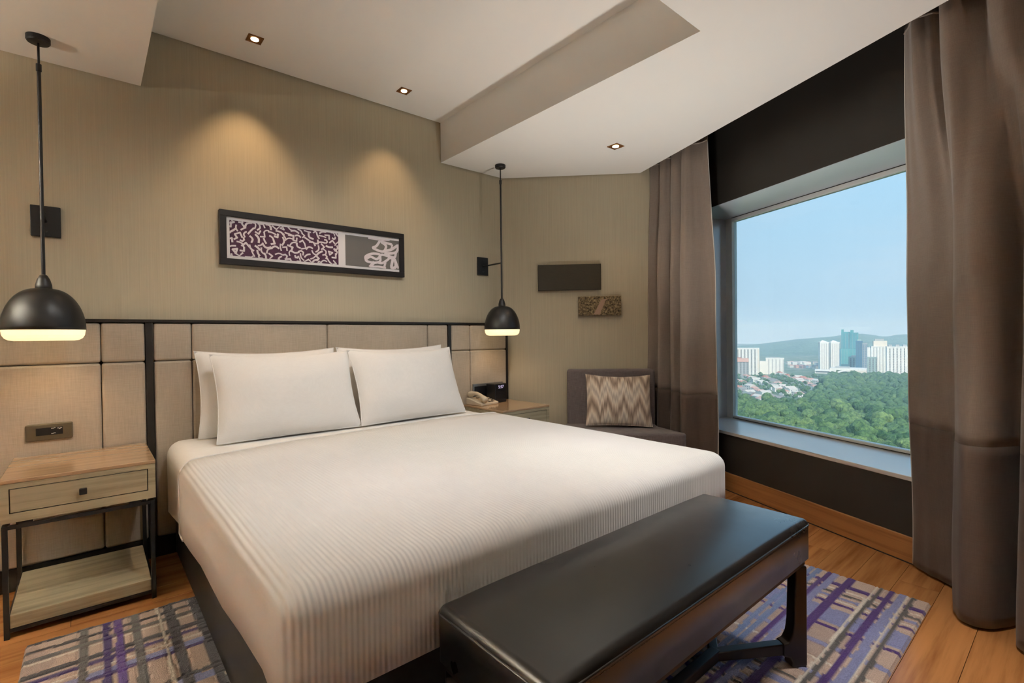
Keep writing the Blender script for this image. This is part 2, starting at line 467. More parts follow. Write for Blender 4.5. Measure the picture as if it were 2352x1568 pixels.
# ---- window wall
ZS, ZH, WS, WF = 0.42, 2.05, 0.30, 0.69
S0, S1 = 0.20, 3.05
def wbox(mb, s0, s1, w0, w1, z0, z1):
    return mb.box(s0, s1, w0, w1, z0, z1, M=lambda s, w, z: wpt(s, w, z))
ww = MB()
wbox(ww, -0.2, 6.2, WS, WS+0.03, 0.0, ZS-0.012)          # apron
wbox(ww, -0.2, 6.2, WS, WS+0.03, ZH, 2.64)              # over the window
wbox(ww, -0.2, S0-0.02, WS, WS+0.03, ZS-0.012, ZH)
wbox(ww, S1, 6.2, WS, WS+0.03, ZS-0.012, ZH)
struct(ww.build('wall_window', 'charcoal_wall'), 'dark charcoal wall around the big window', 'wall')
wo = MB()
wbox(wo, -0.6, 6.2, WS+0.03, 0.80, -0.2, ZS-0.03)
wbox(wo, -0.6, 6.2, WS+0.03, 0.80, ZH+0.03, 2.95)
wbox(wo, -0.6, S0-0.04, WS+0.03, 0.80, ZS-0.03, ZH+0.03)
wbox(wo, S1+0.04, 6.2, WS+0.03, 0.80, ZS-0.03, ZH+0.03)
struct(wo.build('wall_window_core', 'gap_dark'))
gb = MB(); wbox(gb, 0.0, 6.2, WS-0.0155, WS-0.002, 0.0, 0.004); struct(gb.build('trim_gap_shade', 'gap_dark'))  # dark strip put in as the shade line under the baseboard
bb = MB(); wbox(bb, 0.0, 6.2, WS-0.014, WS, 0.004, 0.127)
struct(bb.build('baseboard_window', 'plinth_oak', bevel=0.002, seg=1), 'oak baseboard under the window', 'baseboard')

win = bpy.data.objects.new('window_1', None); COL.objects.link(win); struct(win, 'wide window with a metal frame looking over the city', 'window')
mb = MB(); mb.add([wpt(S0-0.02, WS-0.012, ZS), wpt(S1, WS-0.012, ZS), wpt(S1, WF, ZS+0.012), wpt(S0-0.02, WF, ZS+0.012),
                   wpt(S0-0.02, WS-0.012, ZS-0.022), wpt(S1, WS-0.012, ZS-0.022), wpt(S1, WF, ZS-0.022), wpt(S0-0.02, WF, ZS-0.022)],
                  [(0, 1, 2, 3), (7, 6, 5, 4), (4, 5, 1, 0), (5, 6, 2, 1), (6, 7, 3, 2), (7, 4, 0, 3)])
mb.build('window_sill', 'sill_white', win, bevel=0.003, seg=2)
mb = MB(); wbox(mb, S0-0.04, S0-0.018, WS+0.002, WF+0.05, ZS-0.03, ZH+0.03); wbox(mb, S1-0.002, S1+0.02, WS+0.002, WF+0.05, ZS-0.03, ZH+0.03)
mb.build('window_reveal', 'reveal_metal', win)
mb = MB(); wbox(mb, S0-0.02, S1, WS+0.002, WF+0.05, ZH-0.002, ZH+0.02)
mb.build('window_head', 'reveal_metal', win)
for nm, (s0, s1, z0, z1) in {'frame_stile': (S0-0.02, 0.248, ZS, ZH), 'frame_stile.001': (S1-0.07, S1, ZS, ZH),
                            'frame_rail': (0.248, S1-0.07, ZS, ZS+0.032), 'frame_rail.001': (0.248, S1-0.07, ZH-0.032, ZH)}.items():
    mb = MB(); wbox(mb, s0, s1, WF, WF+0.05, z0, z1); mb.build(nm.split('.')[0], 'frame_metal', win, bevel=0.002, seg=1)
mb = MB(); wbox(mb, 0.249, S1-0.071, WF+0.022, WF+0.028, ZS+0.033, ZH-0.033); mb.build('window_pane', 'window_glass', win)
mb = MB(); wbox(mb, 0.249, S1-0.07, WF-0.004, WF, ZH-0.006, ZH-0.001); wbox(mb, 0.249, S1-0.07, WF-0.004, WF, ZS+0.013, ZS+0.017)
mb.build('gasket', 'gap_dark', win)

# ================================================================== HEADBOARD
hb = thing('headboard', 'wall-wide padded headboard of taupe fabric panels with black trim', 'headboard', (1.14, -0.001, 0))
def hb_panel(x0, x1, z0, z1):
    g = 0.0012
    MB().box(x0+g, x1-g, -0.05, -0.002, z0+g, z1-g).build('panel', 'headboard_fabric', hb, bevel=0.014, seg=4)
ZT, ZM, ZB = 1.208, 1.010, 0.10
bays = [(-0.33, 0.214, [0.039]), (0.246, 2.038, [0.414, 1.139, 1.866]), (2.066, 2.605, [2.241])]
for x0, x1, cuts in bays:
    xs = [x0] + cuts + [x1]
    for xa, xb in zip(xs[:-1], xs[1:]):
        hb_panel(xa, xb, ZM, ZT); hb_panel(xa, xb, ZB, ZM)
for x0, x1 in ((0.214, 0.246), (2.038, 2.066), (2.605, 2.620), (-0.345, -0.33)):
    MB().box(x0, x1, -0.052, -0.002, 0.0, 1.208).build('trim_strip', 'dark_trim', hb, bevel=0.002, seg=1)
MB().box(-0.345, 2.620, -0.056, -0.002, 1.208, 1.224).build('top_rail', 'dark_trim', hb, bevel=0.002, seg=1)
MB().box(-0.345, 2.620, -0.045, -0.002, 0.0, 0.10).build('kick_board', 'dark_trim', hb)

# ================================================================== BED
BX0, BX1, BYF = 0.275, 2.068, -2.165
bed = thing('bed', 'wide hotel bed with a white sheeted mattress on a dark base', 'bed', (1.17, -1.1, 0.013))
def rounded_box(x0, x1, y0, y1, z0, z1, r, seg=5, only_top=True, rv=None):
    bm = bmesh.new(); bmesh.ops.create_cube(bm, size=1.0)
    for v in bm.verts:
        v.co = Vector(((x0+x1)/2 + v.co.x*(x1-x0), (y0+y1)/2 + v.co.y*(y1-y0), (z0+z1)/2 + v.co.z*(z1-z0)))
    es = [e for e in bm.edges if not (only_top and all(abs(v.co.z-z0) < 1e-6 for v in e.verts))]
    bmesh.ops.bevel(bm, geom=es, offset=r, offset_type='OFFSET', segments=seg, profile=0.5, affect='EDGES', clamp_overlap=True)
    return bm
def bm_obj(bm, name, mat, parent=None, smooth=True):
    me = bpy.data.meshes.new(name); bmesh.ops.recalc_face_normals(bm, faces=bm.faces); bm.to_mesh(me); bm.free()
    o = put(name, me, mat, parent, smooth=smooth)
    w = o.modifiers.new('normals', 'WEIGHTED_NORMAL'); w.weight = 80
    return o
bm = rounded_box(BX0+0.012, BX1-0.012, BYF+0.014, -0.06, 0.42, 0.600, 0.07, 6)
def grid_cut(bm, xs, ys):
    for x in xs: bmesh.ops.bisect_plane(bm, geom=bm.verts[:]+bm.edges[:]+bm.faces[:], plane_co=(x, 0, 0), plane_no=(1, 0, 0))
    for y in ys: bmesh.ops.bisect_plane(bm, geom=bm.verts[:]+bm.edges[:]+bm.faces[:], plane_co=(0, y, 0), plane_no=(0, 1, 0))
grid_cut(bm, [BX0+0.15*i for i in range(1, 12)], [-0.2, -0.4, -0.6, -0.78])
for v in bm.verts:                                    # the sheet hangs lower towards the headboard
    if v.co.z < 0.43 and v.co.y > -0.70: v.co.z -= 0.10 + 0.09*max(0, 1+v.co.y/0.7)
bm_obj(bm, 'mattress', 'sheet_cotton', bed)
MB().box(0.325, 2.02, -2.10, -0.06, 0.013, 0.430).build('base', 'dark_trim', bed, bevel=0.004, seg=1)

# coverlet: a thick ribbed cloth over the mattress, open towards the pillows
def make_coverlet():
    x0, x1, y0, y1, z0, z1 = BX0-0.004, BX1+0.004, BYF-0.008, -0.40, 0.36, 0.613
    bm = rounded_box(x0, x1, y0, y1, z0, z1, 0.062, 7)
    bmesh.ops.bisect_plane(bm, geom=bm.verts[:]+bm.edges[:]+bm.faces[:], plane_co=(0, -0.66, 0), plane_no=(0, 1, 0), clear_outer=True)
    dele = [f for f in bm.faces if all(abs(v.co.z-z0) < 1e-5 for v in f.verts)]
    bmesh.ops.delete(bm, geom=dele, context='FACES')
    grid_cut(bm, [x0+0.12*i for i in range(1, 15)], [-0.8, -1.0, -1.2, -1.4, -1.6, -1.8, -2.0])
    bmesh.ops.bisect_plane(bm, geom=bm.verts[:]+bm.edges[:]+bm.faces[:], plane_co=(0, 0, 0.46), plane_no=(0, 0, 1))
    for v in bm.verts:
        u = (v.co.x-x0)/(x1-x0)
        head = max(0.0, min(1.0, (v.co.y+1.0)/0.34))
        v.co.y += head*(-0.055 + 0.105*u)
        low = max(0.0, (0.60-v.co.z)/(0.60-z0))
        if v.co.y > -2.08:
            k = (v.co.y+2.1)/1.45
            v.co.z += low*(0.045 - 0.095*max(0, k))
        else:
            v.co.z += low*0.025
        if v.co.z > 0.58:                              # barely domed top with soft dents
            d = min(v.co.x-x0, x1-v.co.x, v.co.y-y0, 0.4)
            v.co.z += 0.016*min(1, d/0.4) + 0.004*noise.noise(Vector((v.co.x*3, v.co.y*3, 0)))
        else:                                          # hanging sides: slight ripple
            v.co.x += 0.004*math.sin(v.co.y*9)*low*(1 if v.co.x < 1 else -1)
    o = bm_obj(bm, 'coverlet', 'coverlet_cotton')
    so = o.modifiers.new('thickness', 'SOLIDIFY'); so.thickness = 0.011; so.offset = -1
    tag(o, 'white ribbed cotton coverlet spread over the bed', 'coverlet')
    # stitched turn-down edge
    me = o.data
    return o
cov = make_coverlet()
def cover_edge():
    dg = bpy.context.evaluated_depsgraph_get()
    pts = []
    for v in cov.data.vertices: pass
    # boundary loop at the head end
    bm = bmesh.new(); bm.from_mesh(cov.data)
    edges = [e for e in bm.edges if e.is_boundary and sum(v.co.y for v in e.verts)/2 > -0.80 and not all(v.co.z < 0.40 and abs(e.verts[0].co.x-e.verts[1].co.x) < 0.003 for v in e.verts)]
    vs = set(v for e in edges for v in e.verts)
    adj = {v: [] for v in vs}
    for e in edges:
        adj[e.verts[0]].append(e.verts[1]); adj[e.verts[1]].append(e.verts[0])
    start = min((v for v in vs), key=lambda v: (len(adj[v]), v.co.x)); path = [start]; seen = {start}
    while True:
        nx = [q for q in adj[path[-1]] if q not in seen]
        if not nx: break
        path.append(nx[0]); seen.add(nx[0])
    pts = [v.co.copy()+Vector((0, -0.004, 0.0)) for v in path]; bm.free()
    MB().tube(pts, 0.0045, 8).build('edge_piping', 'sheet_cotton', cov, smooth=True)
cover_edge()

# pillows
def pillow_mesh(name, W, H, T, seed, nx=34, ny=26, ear=0.095, slump=0.0, low=0.15):
    rnd = random.Random(seed); off = Vector((rnd.uniform(0, 50), rnd.uniform(0, 50), 0))
    vs = []; fs = []
    def P(i, j, side):
        u = -1+2*i/nx; v = -1+2*j/ny
        u = math.copysign(abs(u)**0.85, u); v = math.copysign(abs(v)**0.85, v)
        x = u*W/2*(1 - ear*(1-v*v)*abs(u)**3*0.6); y = v*H/2*(1 - ear*(1.2 if v > 0 else low)*(1-u*u)*abs(v)**3)
        t = max(0.0, (1-abs(u)**2.6)*(1-abs(v)**2.6))**0.55
        k = T*t*(0.5 + 0.10*noise.noise(off+Vector((u*1.6, v*1.6, side))))
        k += 0.004*noise.noise(off+Vector((u*5, v*5, 3+side)))*t
        y -= slump*t*0.2
        z = k*side
        return (x, y, z)
    for side in (1, -1):
        for j in range(ny+1):
            for i in range(nx+1): vs.append(P(i, j, side))
    n1 = (nx+1)*(ny+1)
    for j in range(ny):
        for i in range(nx):
            a = j*(nx+1)+i; fs.append((a, a+1, a+nx+2, a+nx+1)); fs.append((n1+a, n1+a+nx+1, n1+a+nx+2, n1+a+1))
    me = bpy.data.meshes.new(name); me.from_pydata(vs, [], fs)
    bm = bmesh.new(); bm.from_mesh(me); bmesh.ops.remove_doubles(bm, verts=bm.verts, dist=0.0006); bmesh.ops.recalc_face_normals(bm, faces=bm.faces)
    for f in bm.faces: f.smooth = True
    for e in bm.edges:
        if len(e.link_faces) == 2 and e.calc_face_angle() > 0.8: e.smooth = False
    bm.to_mesh(me); bm.free()
    ring = [P(i, 0, 1) for i in range(nx)] + [P(nx, j, 1) for j in range(ny)] + [P(i, ny, 1) for i in range(nx, 0, -1)] + [P(0, j, 1) for j in range(ny, 0, -1)]
    ring.append(ring[0])
    return me, MB().tube(ring, 0.0026, 6).mesh(name + '_seam')
def add_seam(o, sm, mat):
    sm.materials.append(MATS[mat]); sm.shade_smooth()
    q = bpy.data.objects.new('seam', sm); COL.objects.link(q); q.parent = o
def pillow(label, c, W, H, T, tilt, rz, seed, roll=0.0, group='bed pillows'):
    me, sm = pillow_mesh('pillow', W, H, T, seed); me.materials.append(MATS['sheet_cotton'])
    o = bpy.data.objects.new('pillow', me); COL.objects.link(o)
    o.matrix_world = Matrix.Translation(c) @ Matrix.Rotation(rz, 4, 'Z') @ Matrix.Rotation(tilt, 4, 'X') @ Matrix.Rotation(roll, 4, 'Z')
    tag(o, label, 'pillow', group)
    add_seam(o, sm, 'sheet_cotton')
    return o
pillow('white pillow leaning on the headboard behind the front pillow on the switch-plate side', (0.785, -0.150, 0.832), 0.74, 0.46, 0.15, 1.36, 0.0, 1)
pillow('white pillow leaning on the headboard behind the front pillow on the telephone side', (1.555, -0.150, 0.834), 0.77, 0.46, 0.15, 1.36, 0.0, 2)
pillow('white front pillow on the switch-plate side, showing its full face', (0.822, -0.345, 0.826), 0.725, 0.47, 0.16, 1.17, -0.02, 3)
pillow('white front pillow on the telephone side, showing its full face', (1.548, -0.350, 0.828), 0.745, 0.47, 0.16, 1.17, 0.03, 4)

# ================================================================== NIGHTSTANDS
def nightstand(x0, x1, label, nm='nightstand'):
    t = thing(nm, label, 'nightstand', ((x0+x1)/2, -0.30, 0), 0, 'nightstands')
    yb, yf, zt, zc = -0.062, -0.542, 0.600, 0.438
    MB().box(x0, x1, yf+0.02, yb, zc, zt-0.014).build('case', 'ash_grey', t, bevel=0.002, seg=1)
    fr = MB(); fr.box(x0, x1, yf, yf+0.02, zt-0.034, zt-0.014); fr.box(x0, x1, yf, yf+0.02, zc, zc+0.034)
    fr.box(x0, x0+0.026, yf, yf+0.02, zc+0.034, zt-0.034); fr.box(x1-0.026, x1, yf, yf+0.02, zc+0.034, zt-0.034)
    fr.build('face_frame', 'ash_grey', t)
    MB().box(x0-0.001, x1+0.001, yf-0.002, yb, zt-0.014, zt).build('top', 'ash_top', t, bevel=0.002, seg=2)
    d = MB().box(x0+0.029, x1-0.029, yf+0.0015, yf+0.018, zc+0.037, zt-0.037).build('drawer', 'ash_grey', t, bevel=0.001, seg=1)
    gp = MB(); gp.box(x0+0.024, x1-0.024, yf+0.006, yf+0.019, zc+0.032, zt-0.032); gp.build('drawer_gap', 'dark_trim', t)
    xm = (x0+x1)/2
    kb = MB().box(xm-0.012, xm+0.012, yf-0.020, yf-0.006, 0.505, 0.529); kb.box(xm-0.005, xm+0.005, yf-0.007, yf+0.003, 0.512, 0.522)
    kb.build('knob', 'black_metal', d, bevel=0.0015, seg=1)
    q = 0.016
    for lx in (x0+0.004, x1-0.004-q):
        for ly in (yf+0.004, yb-0.004-q):
            MB().box(lx, lx+q, ly, ly+q, 0.0, zc-0.012).build('leg', 'black_metal', t, bevel=0.001, seg=1)
    for z0, z1 in ((zc-0.026, zc-0.012), (0.024, 0.038)):
        r = MB()
        r.box(x0+0.004+q, x1-0.004-q, yf+0.004, yf+0.004+q, z0, z1); r.box(x0+0.004+q, x1-0.004-q, yb-0.004-q, yb-0.004, z0, z1)
        r.box(x0+0.004, x0+0.004+q, yf+0.004+q, yb-0.004-q, z0, z1); r.box(x1-0.004-q, x1-0.004, yf+0.004+q, yb-0.004-q, z0, z1)
        r.build('frame_rail', 'black_metal', t)
    for lx in (x0+0.05, x1-0.09):
        for ly in (yf+0.004, yb-0.02): MB().box(lx, lx+0.04, ly, ly+q, zc-0.0125, zc+0.001).build('spacer', 'black_metal', t)
    MB().box(x0+0.021, x1-0.021, yf+0.006, yb-0.01, 0.038, 0.088).build('shelf', 'ash_grey', t, bevel=0.002, seg=1)
    return t
nightstand(-0.268, 0.206, 'pale ash nightstand with one drawer and black metal frame, shelf below showing')
nightstand(2.156, 2.605, 'pale ash nightstand with the telephone and clock on it')

# ================================================================== PENDANTS
def pendant(x, y, label):
    t = thing('pendant_lamp', label, 'pendant lamp', (x, y, ZC), 0, 'bedside pendant lamps')
    c = (x, y, 0)
    MB().lathe([(0.012, ZC-0.026), (0.036, ZC-0.024), (0.040, ZC-0.018), (0.040, ZC)], 36, c).build('ceiling_canopy', 'black_metal', t, smooth=False)
    MB().lathe([(0.0045, 2.29), (0.0045, ZC-0.025)], 12, c).build('upper_stem', 'black_metal', t, smooth=True)
    MB().lathe([(0.0068, 1.395), (0.0068, 2.275), (0.0095, 2.276), (0.0095, 2.305), (0.006, 2.307)], 16, c).build('rod', 'black_metal', t, smooth=False)
    a = MB(); a.tube([(x, y, 1.676), (x, -0.012, 1.676)], 0.006, 12); a.build('arm', 'black_metal', t, smooth=False)
    pl = MB().box(x-0.052-0.0, x+0.052, -0.014, -0.0005, 1.606, 1.748).build('wall_plate', 'black_metal', t, bevel=0.002, seg=1)
    for dz in (-0.045, 0.045):
        MB().lathe([(0.006, 0), (0.006, 0.003), (0.004, 0.004)], 12).build('screw', 'dark_trim', pl)
        s = pl.children[-1]; s.data.transform(Matrix.Translation(Vector((x, -0.0135, 1.677+dz))) @ Matrix.Rotation(PI/2, 4, 'X') @ world_of(pl))
        s.data.transform(world_of(pl).inverted())
    # shade: bell outside, open below
    out = []
    for i in range(20):
        k = i/19; ang = k*PI/2
        out.append((0.027 + (0.137-0.027)*math.sin(ang)**0.92, 1.345 - (1.345-1.168)*(1-math.cos(ang))**0.95))
    prof = [(0.0075, 1.405), (0.013, 1.402), (0.021, 1.385), (0.027, 1.362), (0.028, 1.345)] + out[1:] + [(0.134, 1.168)]
    MB().lathe(prof[::-1], 56, c).build('shade', 'black_metal', t, smooth=True)
    df = [(0.0, 1.121), (0.095, 1.121), (0.112, 1.124), (0.124, 1.132), (0.131, 1.145), (0.1345, 1.1675), (0.05, 1.1677)]
    df[0] = (0.002, 1.121)
    MB().lathe(df, 48, c).build('diffuser', 'diffuser_glow', t, smooth=False)
    L = bpy.data.lights.new('pendant_light', 'SPOT'); L.energy = W_PEND*8; L.color = WARM; L.spot_size = 2.6; L.spot_blend = 0.5; L.shadow_soft_size = 0.09
    o = bpy.data.objects.new('pendant_light', L); COL.objects.link(o); o.parent = t; o.location = (0, 0, 1.117-ZC)
    return t
pendant(-0.148, -0.245, 'black bell pendant lamp over the nightstand whose open shelf shows')
pendant(2.402, -0.245, 'black bell pendant lamp over the telephone, beside the angled corner')

# ================================================================== DOWNLIGHTS
def downlight(x, y, z, label, watts, size, rz=0, blend=0.75, tilt=(0, 0), half=0.031, colr=WARM, soft=0.03):
    t = thing('downlight', label, 'downlight', (x, y, z), rz, 'ceiling downlights')
    h = half
    def local(mb): return mb
    f = MB()
    f.box(-h-0.006, h+0.006, -h-0.006, -h, -0.004, 0.0); f.box(-h-0.006, h+0.006, h, h+0.006, -0.004, 0.0)
    f.box(-h-0.006, -h, -h, h, -0.004, 0.0); f.box(h, h+0.006, -h, h, -0.004, 0.0)
    o = f.build('trim_ring', 'bronze_trim', t, offset=1)
    MB().box(-h, h, -h, h, -0.0015, -0.0002).build('baffle', 'bronze_trim', t, offset=1)
    MB().lathe([(h*0.62, -0.004), (h*0.62, -0.0015)], 28).build('lamp_face', 'lamp_glow', t, offset=1)
    L = bpy.data.lights.new('downlight_beam', 'SPOT'); L.energy = watts; L.color = colr; L.spot_size = size; L.spot_blend = blend; L.shadow_soft_size = soft
    q = bpy.data.objects.new('downlight_beam', L); COL.objects.link(q); q.parent = t; q.location = (0, 0, -0.012)
    q.rotation_euler = (tilt[0], tilt[1], 0)
    return t
downlight(0.694, -0.277, ZU, 'small square ceiling downlight washing the wall left of the framed print', W_WASH*8, 1.25, tilt=(0.20, 0))
downlight(1.576, -0.277, ZU, 'small square ceiling downlight washing the wall above the print\'s narrow end', W_WASH*5, 1.25, tilt=(0.20, 0))
downlight(2.785, -1.038, ZC, 'square ceiling downlight in the dropped ceiling near the curtain', 8.0, 1.9, half=0.036)
# fill downlights added out of view, making up for weak daylight on bed and rug
for x, y, z, lab, wt, sz, tl in ((0.70, -1.86, ZU, 'added square fill downlight in the raised ceiling above the bed, nightstand side', W_BED, 1.85, (0.52, -0.10)),
                             (1.58, -1.86, ZU, 'added square fill downlight in the raised ceiling above the bed, window side', W_BED, 1.8, (0.52, 0.0)),
                             (1.98, -2.86, ZC, 'added square fill downlight in the dropped ceiling by the window, over the rug corner', W_DOWN, 1.15, (0.28, 0))):
    downlight(x, y, z, lab, wt, sz, soft=0.12, colr=NEUT, tilt=tl, blend=0.9)

# uplighters added out of view as fill, to raise the ambient light
def fill_torchiere(x, y, label, watts, colr):
    t = thing('fill_uplighter', label, 'fill lamp', (x, y, 0), 0, 'added fill uplighters')
    c = (x, y, 0)
    MB().lathe([(0.15, 0.0), (0.15, 0.012), (0.03, 0.03)], 40, c).build('base', 'black_metal', t, smooth=False)
    MB().lathe([(0.012, 0.028), (0.012, 1.60)], 16, c).build('pole', 'black_metal', t, smooth=True)
    prof = [(0.02, 1.60), (0.08, 1.615), (0.14, 1.66), (0.17, 1.72), (0.166, 1.72), (0.135, 1.665), (0.075, 1.622), (0.005, 1.612)]
    MB().lathe(prof, 48, c).build('bowl', 'black_metal', t, smooth=True)
    MB().lathe([(0.03, 1.614), (0.045, 1.64), (0.03, 1.67), (0.004, 1.68)], 24, c).build('bulb', 'diffuser_glow', t, smooth=True)
    L = bpy.data.lights.new('uplight', 'SPOT'); L.energy = watts; L.color = colr; L.spot_size = 2.85; L.spot_blend = 0.5; L.shadow_soft_size = 0.05
    o = bpy.data.objects.new('uplight', L); COL.objects.link(o); o.parent = t; o.location = (0, 0, 1.70); o.rotation_euler = (PI, 0, 0)
fill_torchiere(1.25, -5.0, 'black uplighter added as unseen fill light near the wall facing the bed', 150.0, (1.0, 0.86, 0.70))
fill_torchiere(-2.75, -1.1, 'black uplighter added as unseen fill light near the side wall', 1350.0, (1.0, 0.93, 0.79))

def fill_uplight(x, y, watts, label):  # added lamp hidden by the bed, imitating light from the window
    t = thing('fill_uplight', label, 'uplight', (x, y, 0), 0)
    MB().lathe([(0.10, 0.0), (0.10, 0.14), (0.094, 0.14), (0.09, 0.05), (0.004, 0.04)], 36, (x, y, 0)).build('can', 'black_metal', t)
    MB().lathe([(0.07, 0.05), (0.075, 0.07), (0.004, 0.10)], 24, (x, y, 0)).build('lamp_face', 'diffuser_glow', t)
    L = bpy.data.lights.new('uplight', 'SPOT'); L.energy = watts; L.color = (1.0, 0.97, 0.92); L.spot_size = 1.75; L.spot_blend = 1.0; L.shadow_soft_size = 0.09
    o = bpy.data.objects.new('uplight', L); COL.objects.link(o); o.parent = t; o.location = (0, 0, 0.15); o.rotation_euler = (PI, 0, 0)
fill_uplight(2.42, -1.70, W_SIDE, 'small black uplight added unseen behind the bed as fill light')

# ================================================================== PICTURE
def picture():
    t = thing('framed_print', 'long black-framed abstract print in purple and grey above the headboard', 'picture', (1.125, 0, 1.69))
    x0, x1, z0, z1 = 0.557, 1.693, 1.539, 1.843
    b = 0.034
    for (a, c, e, g) in ((x0, x1, z1-b, z1), (x0, x1, z0, z0+b), (x0, x0+b, z0+b, z1-b), (x1-b, x1, z0+b, z1-b)):
        MB().box(a, c, -0.034, -0.001, e, g).build('frame_bar', 'picture_frame', t, bevel=0.0015, seg=1)
    mt = MB().box(x0+b, x1-b, -0.020, -0.002, z0+b, z1-b).build('mat_board', 'mat_board', t)
    rnd = random.Random(11)
    def strokes(mb, rx0, rx1, rz0, rz1, n, yy, lmin, lmax, th, mind):
        placed = []
        tries = 0
        while len(placed) < n and tries < 6000:
            tries += 1
            x = rnd.uniform(rx0, rx1); z = rnd.uniform(rz0, rz1)
            if any((x-p[0])**2+(z-p[1])**2 < mind**2 for p in placed): continue
            placed.append((x, z))
            L = rnd.uniform(lmin, lmax); an = rnd.uniform(0, PI); kind = rnd.random(); w = th*rnd.uniform(0.75, 1.2)
            if kind < 0.58:      # curved dash
                bow = rnd.uniform(-0.35, 0.35)*L; L *= 1.15
                pts = [(-L/2+L*q/5, bow*math.sin(PI*q/5)) for q in range(6)]
            elif kind < 0.84:    # tick
                pts = [(-L*0.45, L*0.28), (0, -L*0.2), (L*0.5, L*0.3)]
            elif kind < 0.90:    # triangle
                pts = [(-L*0.35, -L*0.2), (L*0.35, -L*0.15), (0, L*0.35), (-L*0.35, -L*0.2)]
            else:                # hook
                pts = [(-L*0.4, L*0.2), (-L*0.3, -L*0.2), (L*0.1, -L*0.25), (L*0.35, 0.05*L)]
            ca, sa = math.cos(an), math.sin(an)
            pts = [(x+px*ca-pz*sa, z+px*sa+pz*ca) for px, pz in pts]
            pts = [(min(max(px, rx0), rx1), min(max(pz, rz0), rz1)) for px, pz in pts]
            for (ax, az), (bx, bz) in zip(pts[:-1], pts[1:]):
                dx, dz = bx-ax, bz-az; l = math.hypot(dx, dz)
                if l < 1e-4: continue
                nx_, nz_ = -dz/l*w/2, dx/l*w/2; ex, ez = dx/l*w*0.3, dz/l*w*0.3
                q = [(ax-ex+nx_, az-ez+nz_), (bx+ex+nx_, bz+ez+nz_), (bx+ex-nx_, bz+ez-nz_), (ax-ex-nx_, az-ez-nz_)]
                q = [(min(max(px, rx0), rx1), min(max(pz, rz0), rz1)) for px, pz in q]
                yk = yy - len(mb.f)*2e-6
                mb.add([(px, yk, pz) for px, pz in q], [(0, 1, 2, 3)])
    pz0, pz1 = 1.590, 1.790
    pr = MB().box(0.608, 1.228, -0.0206, -0.0200, pz0, pz1).build('print_panel', 'print_purple', mt)
    mk = MB(); strokes(mk, 0.608, 1.228, pz0, pz1, 118, -0.0209, 0.026, 0.042, 0.0098, 0.0275)
    o = mk.build('print_mark', 'print_white', mt); o['kind'] = 'stuff'
    g = MB().box(1.274, 1.661, -0.0206, -0.0200, pz0, pz1).build('print_panel', 'print_grey', mt)
    mk = MB()
    # loose white loops climbing at the right of the grey field
    rnd = random.Random(5)
    def band(pts, w):
        for (ax, az), (bx, bz) in zip(pts[:-1], pts[1:]):
            dx, dz = bx-ax, bz-az; l = math.hypot(dx, dz) or 1e-6
            nx_, nz_ = -dz/l*w/2, dx/l*w/2; ex, ez = dx/l*w*0.35, dz/l*w*0.35
            q = [(ax-ex+nx_, az-ez+nz_), (bx+ex+nx_, bz+ez+nz_), (bx+ex-nx_, bz+ez-nz_), (ax-ex-nx_, az-ez-nz_)]
            q = [(min(max(px, 1.30), 1.655), min(max(pz, pz0), pz1)) for px, pz in q]
            yk = -0.0209 - len(mk.f)*1e-5
            mk.add([(px, yk, pz) for px, pz in q], [(0, 1, 2, 3)])
    def U(u, v): return (1.274+0.387*u, pz0+0.2*v)
    for path, w in (([(0.42, 0.98), (0.62, 0.97), (0.8, 1.0)], 0.012),
                    ([(0.62, 0.92), (0.56, 0.75), (0.5, 0.66), (0.68, 0.58), (0.74, 0.78), (0.66, 0.9), (0.84, 0.86)], 0.017),
                    ([(0.7, 0.6), (0.84, 0.68), (0.97, 0.84), (0.93, 0.6), (0.72, 0.52)], 0.018),
                    ([(0.84, 0.7), (0.86, 0.84)], 0.012), ([(0.93, 0.6), (0.9, 0.42), (0.78, 0.46)], 0.016),
                    ([(0.36, 0.22), (0.36, 0.36), (0.48, 0.47), (0.62, 0.46), (0.56, 0.3), (0.44, 0.36), (0.36, 0.22), (0.5, 0.17), (0.62, 0.24), (0.64, 0.46), (0.8, 0.4), (0.68, 0.2), (0.6, 0.18)], 0.016),
                    ([(0.5, 0.17), (0.44, 0.03)], 0.022), ([(0.44, 0.02), (0.6, 0.05), (0.72, 0.03)], 0.014), ([(0.72, 0.2), (0.7, 0.06)], 0.016),
                    ([(0.8, 0.4), (0.9, 0.34), (0.92, 0.1), (0.84, 0.06), (0.86, 0.3)], 0.020), ([(0.92, 0.3), (0.97, 0.06)], 0.014)):
        band(spline([U(*p) for p in path], 5), w)
    o = mk.build('print_mark', 'print_white', mt); o['kind'] = 'stuff'
picture()

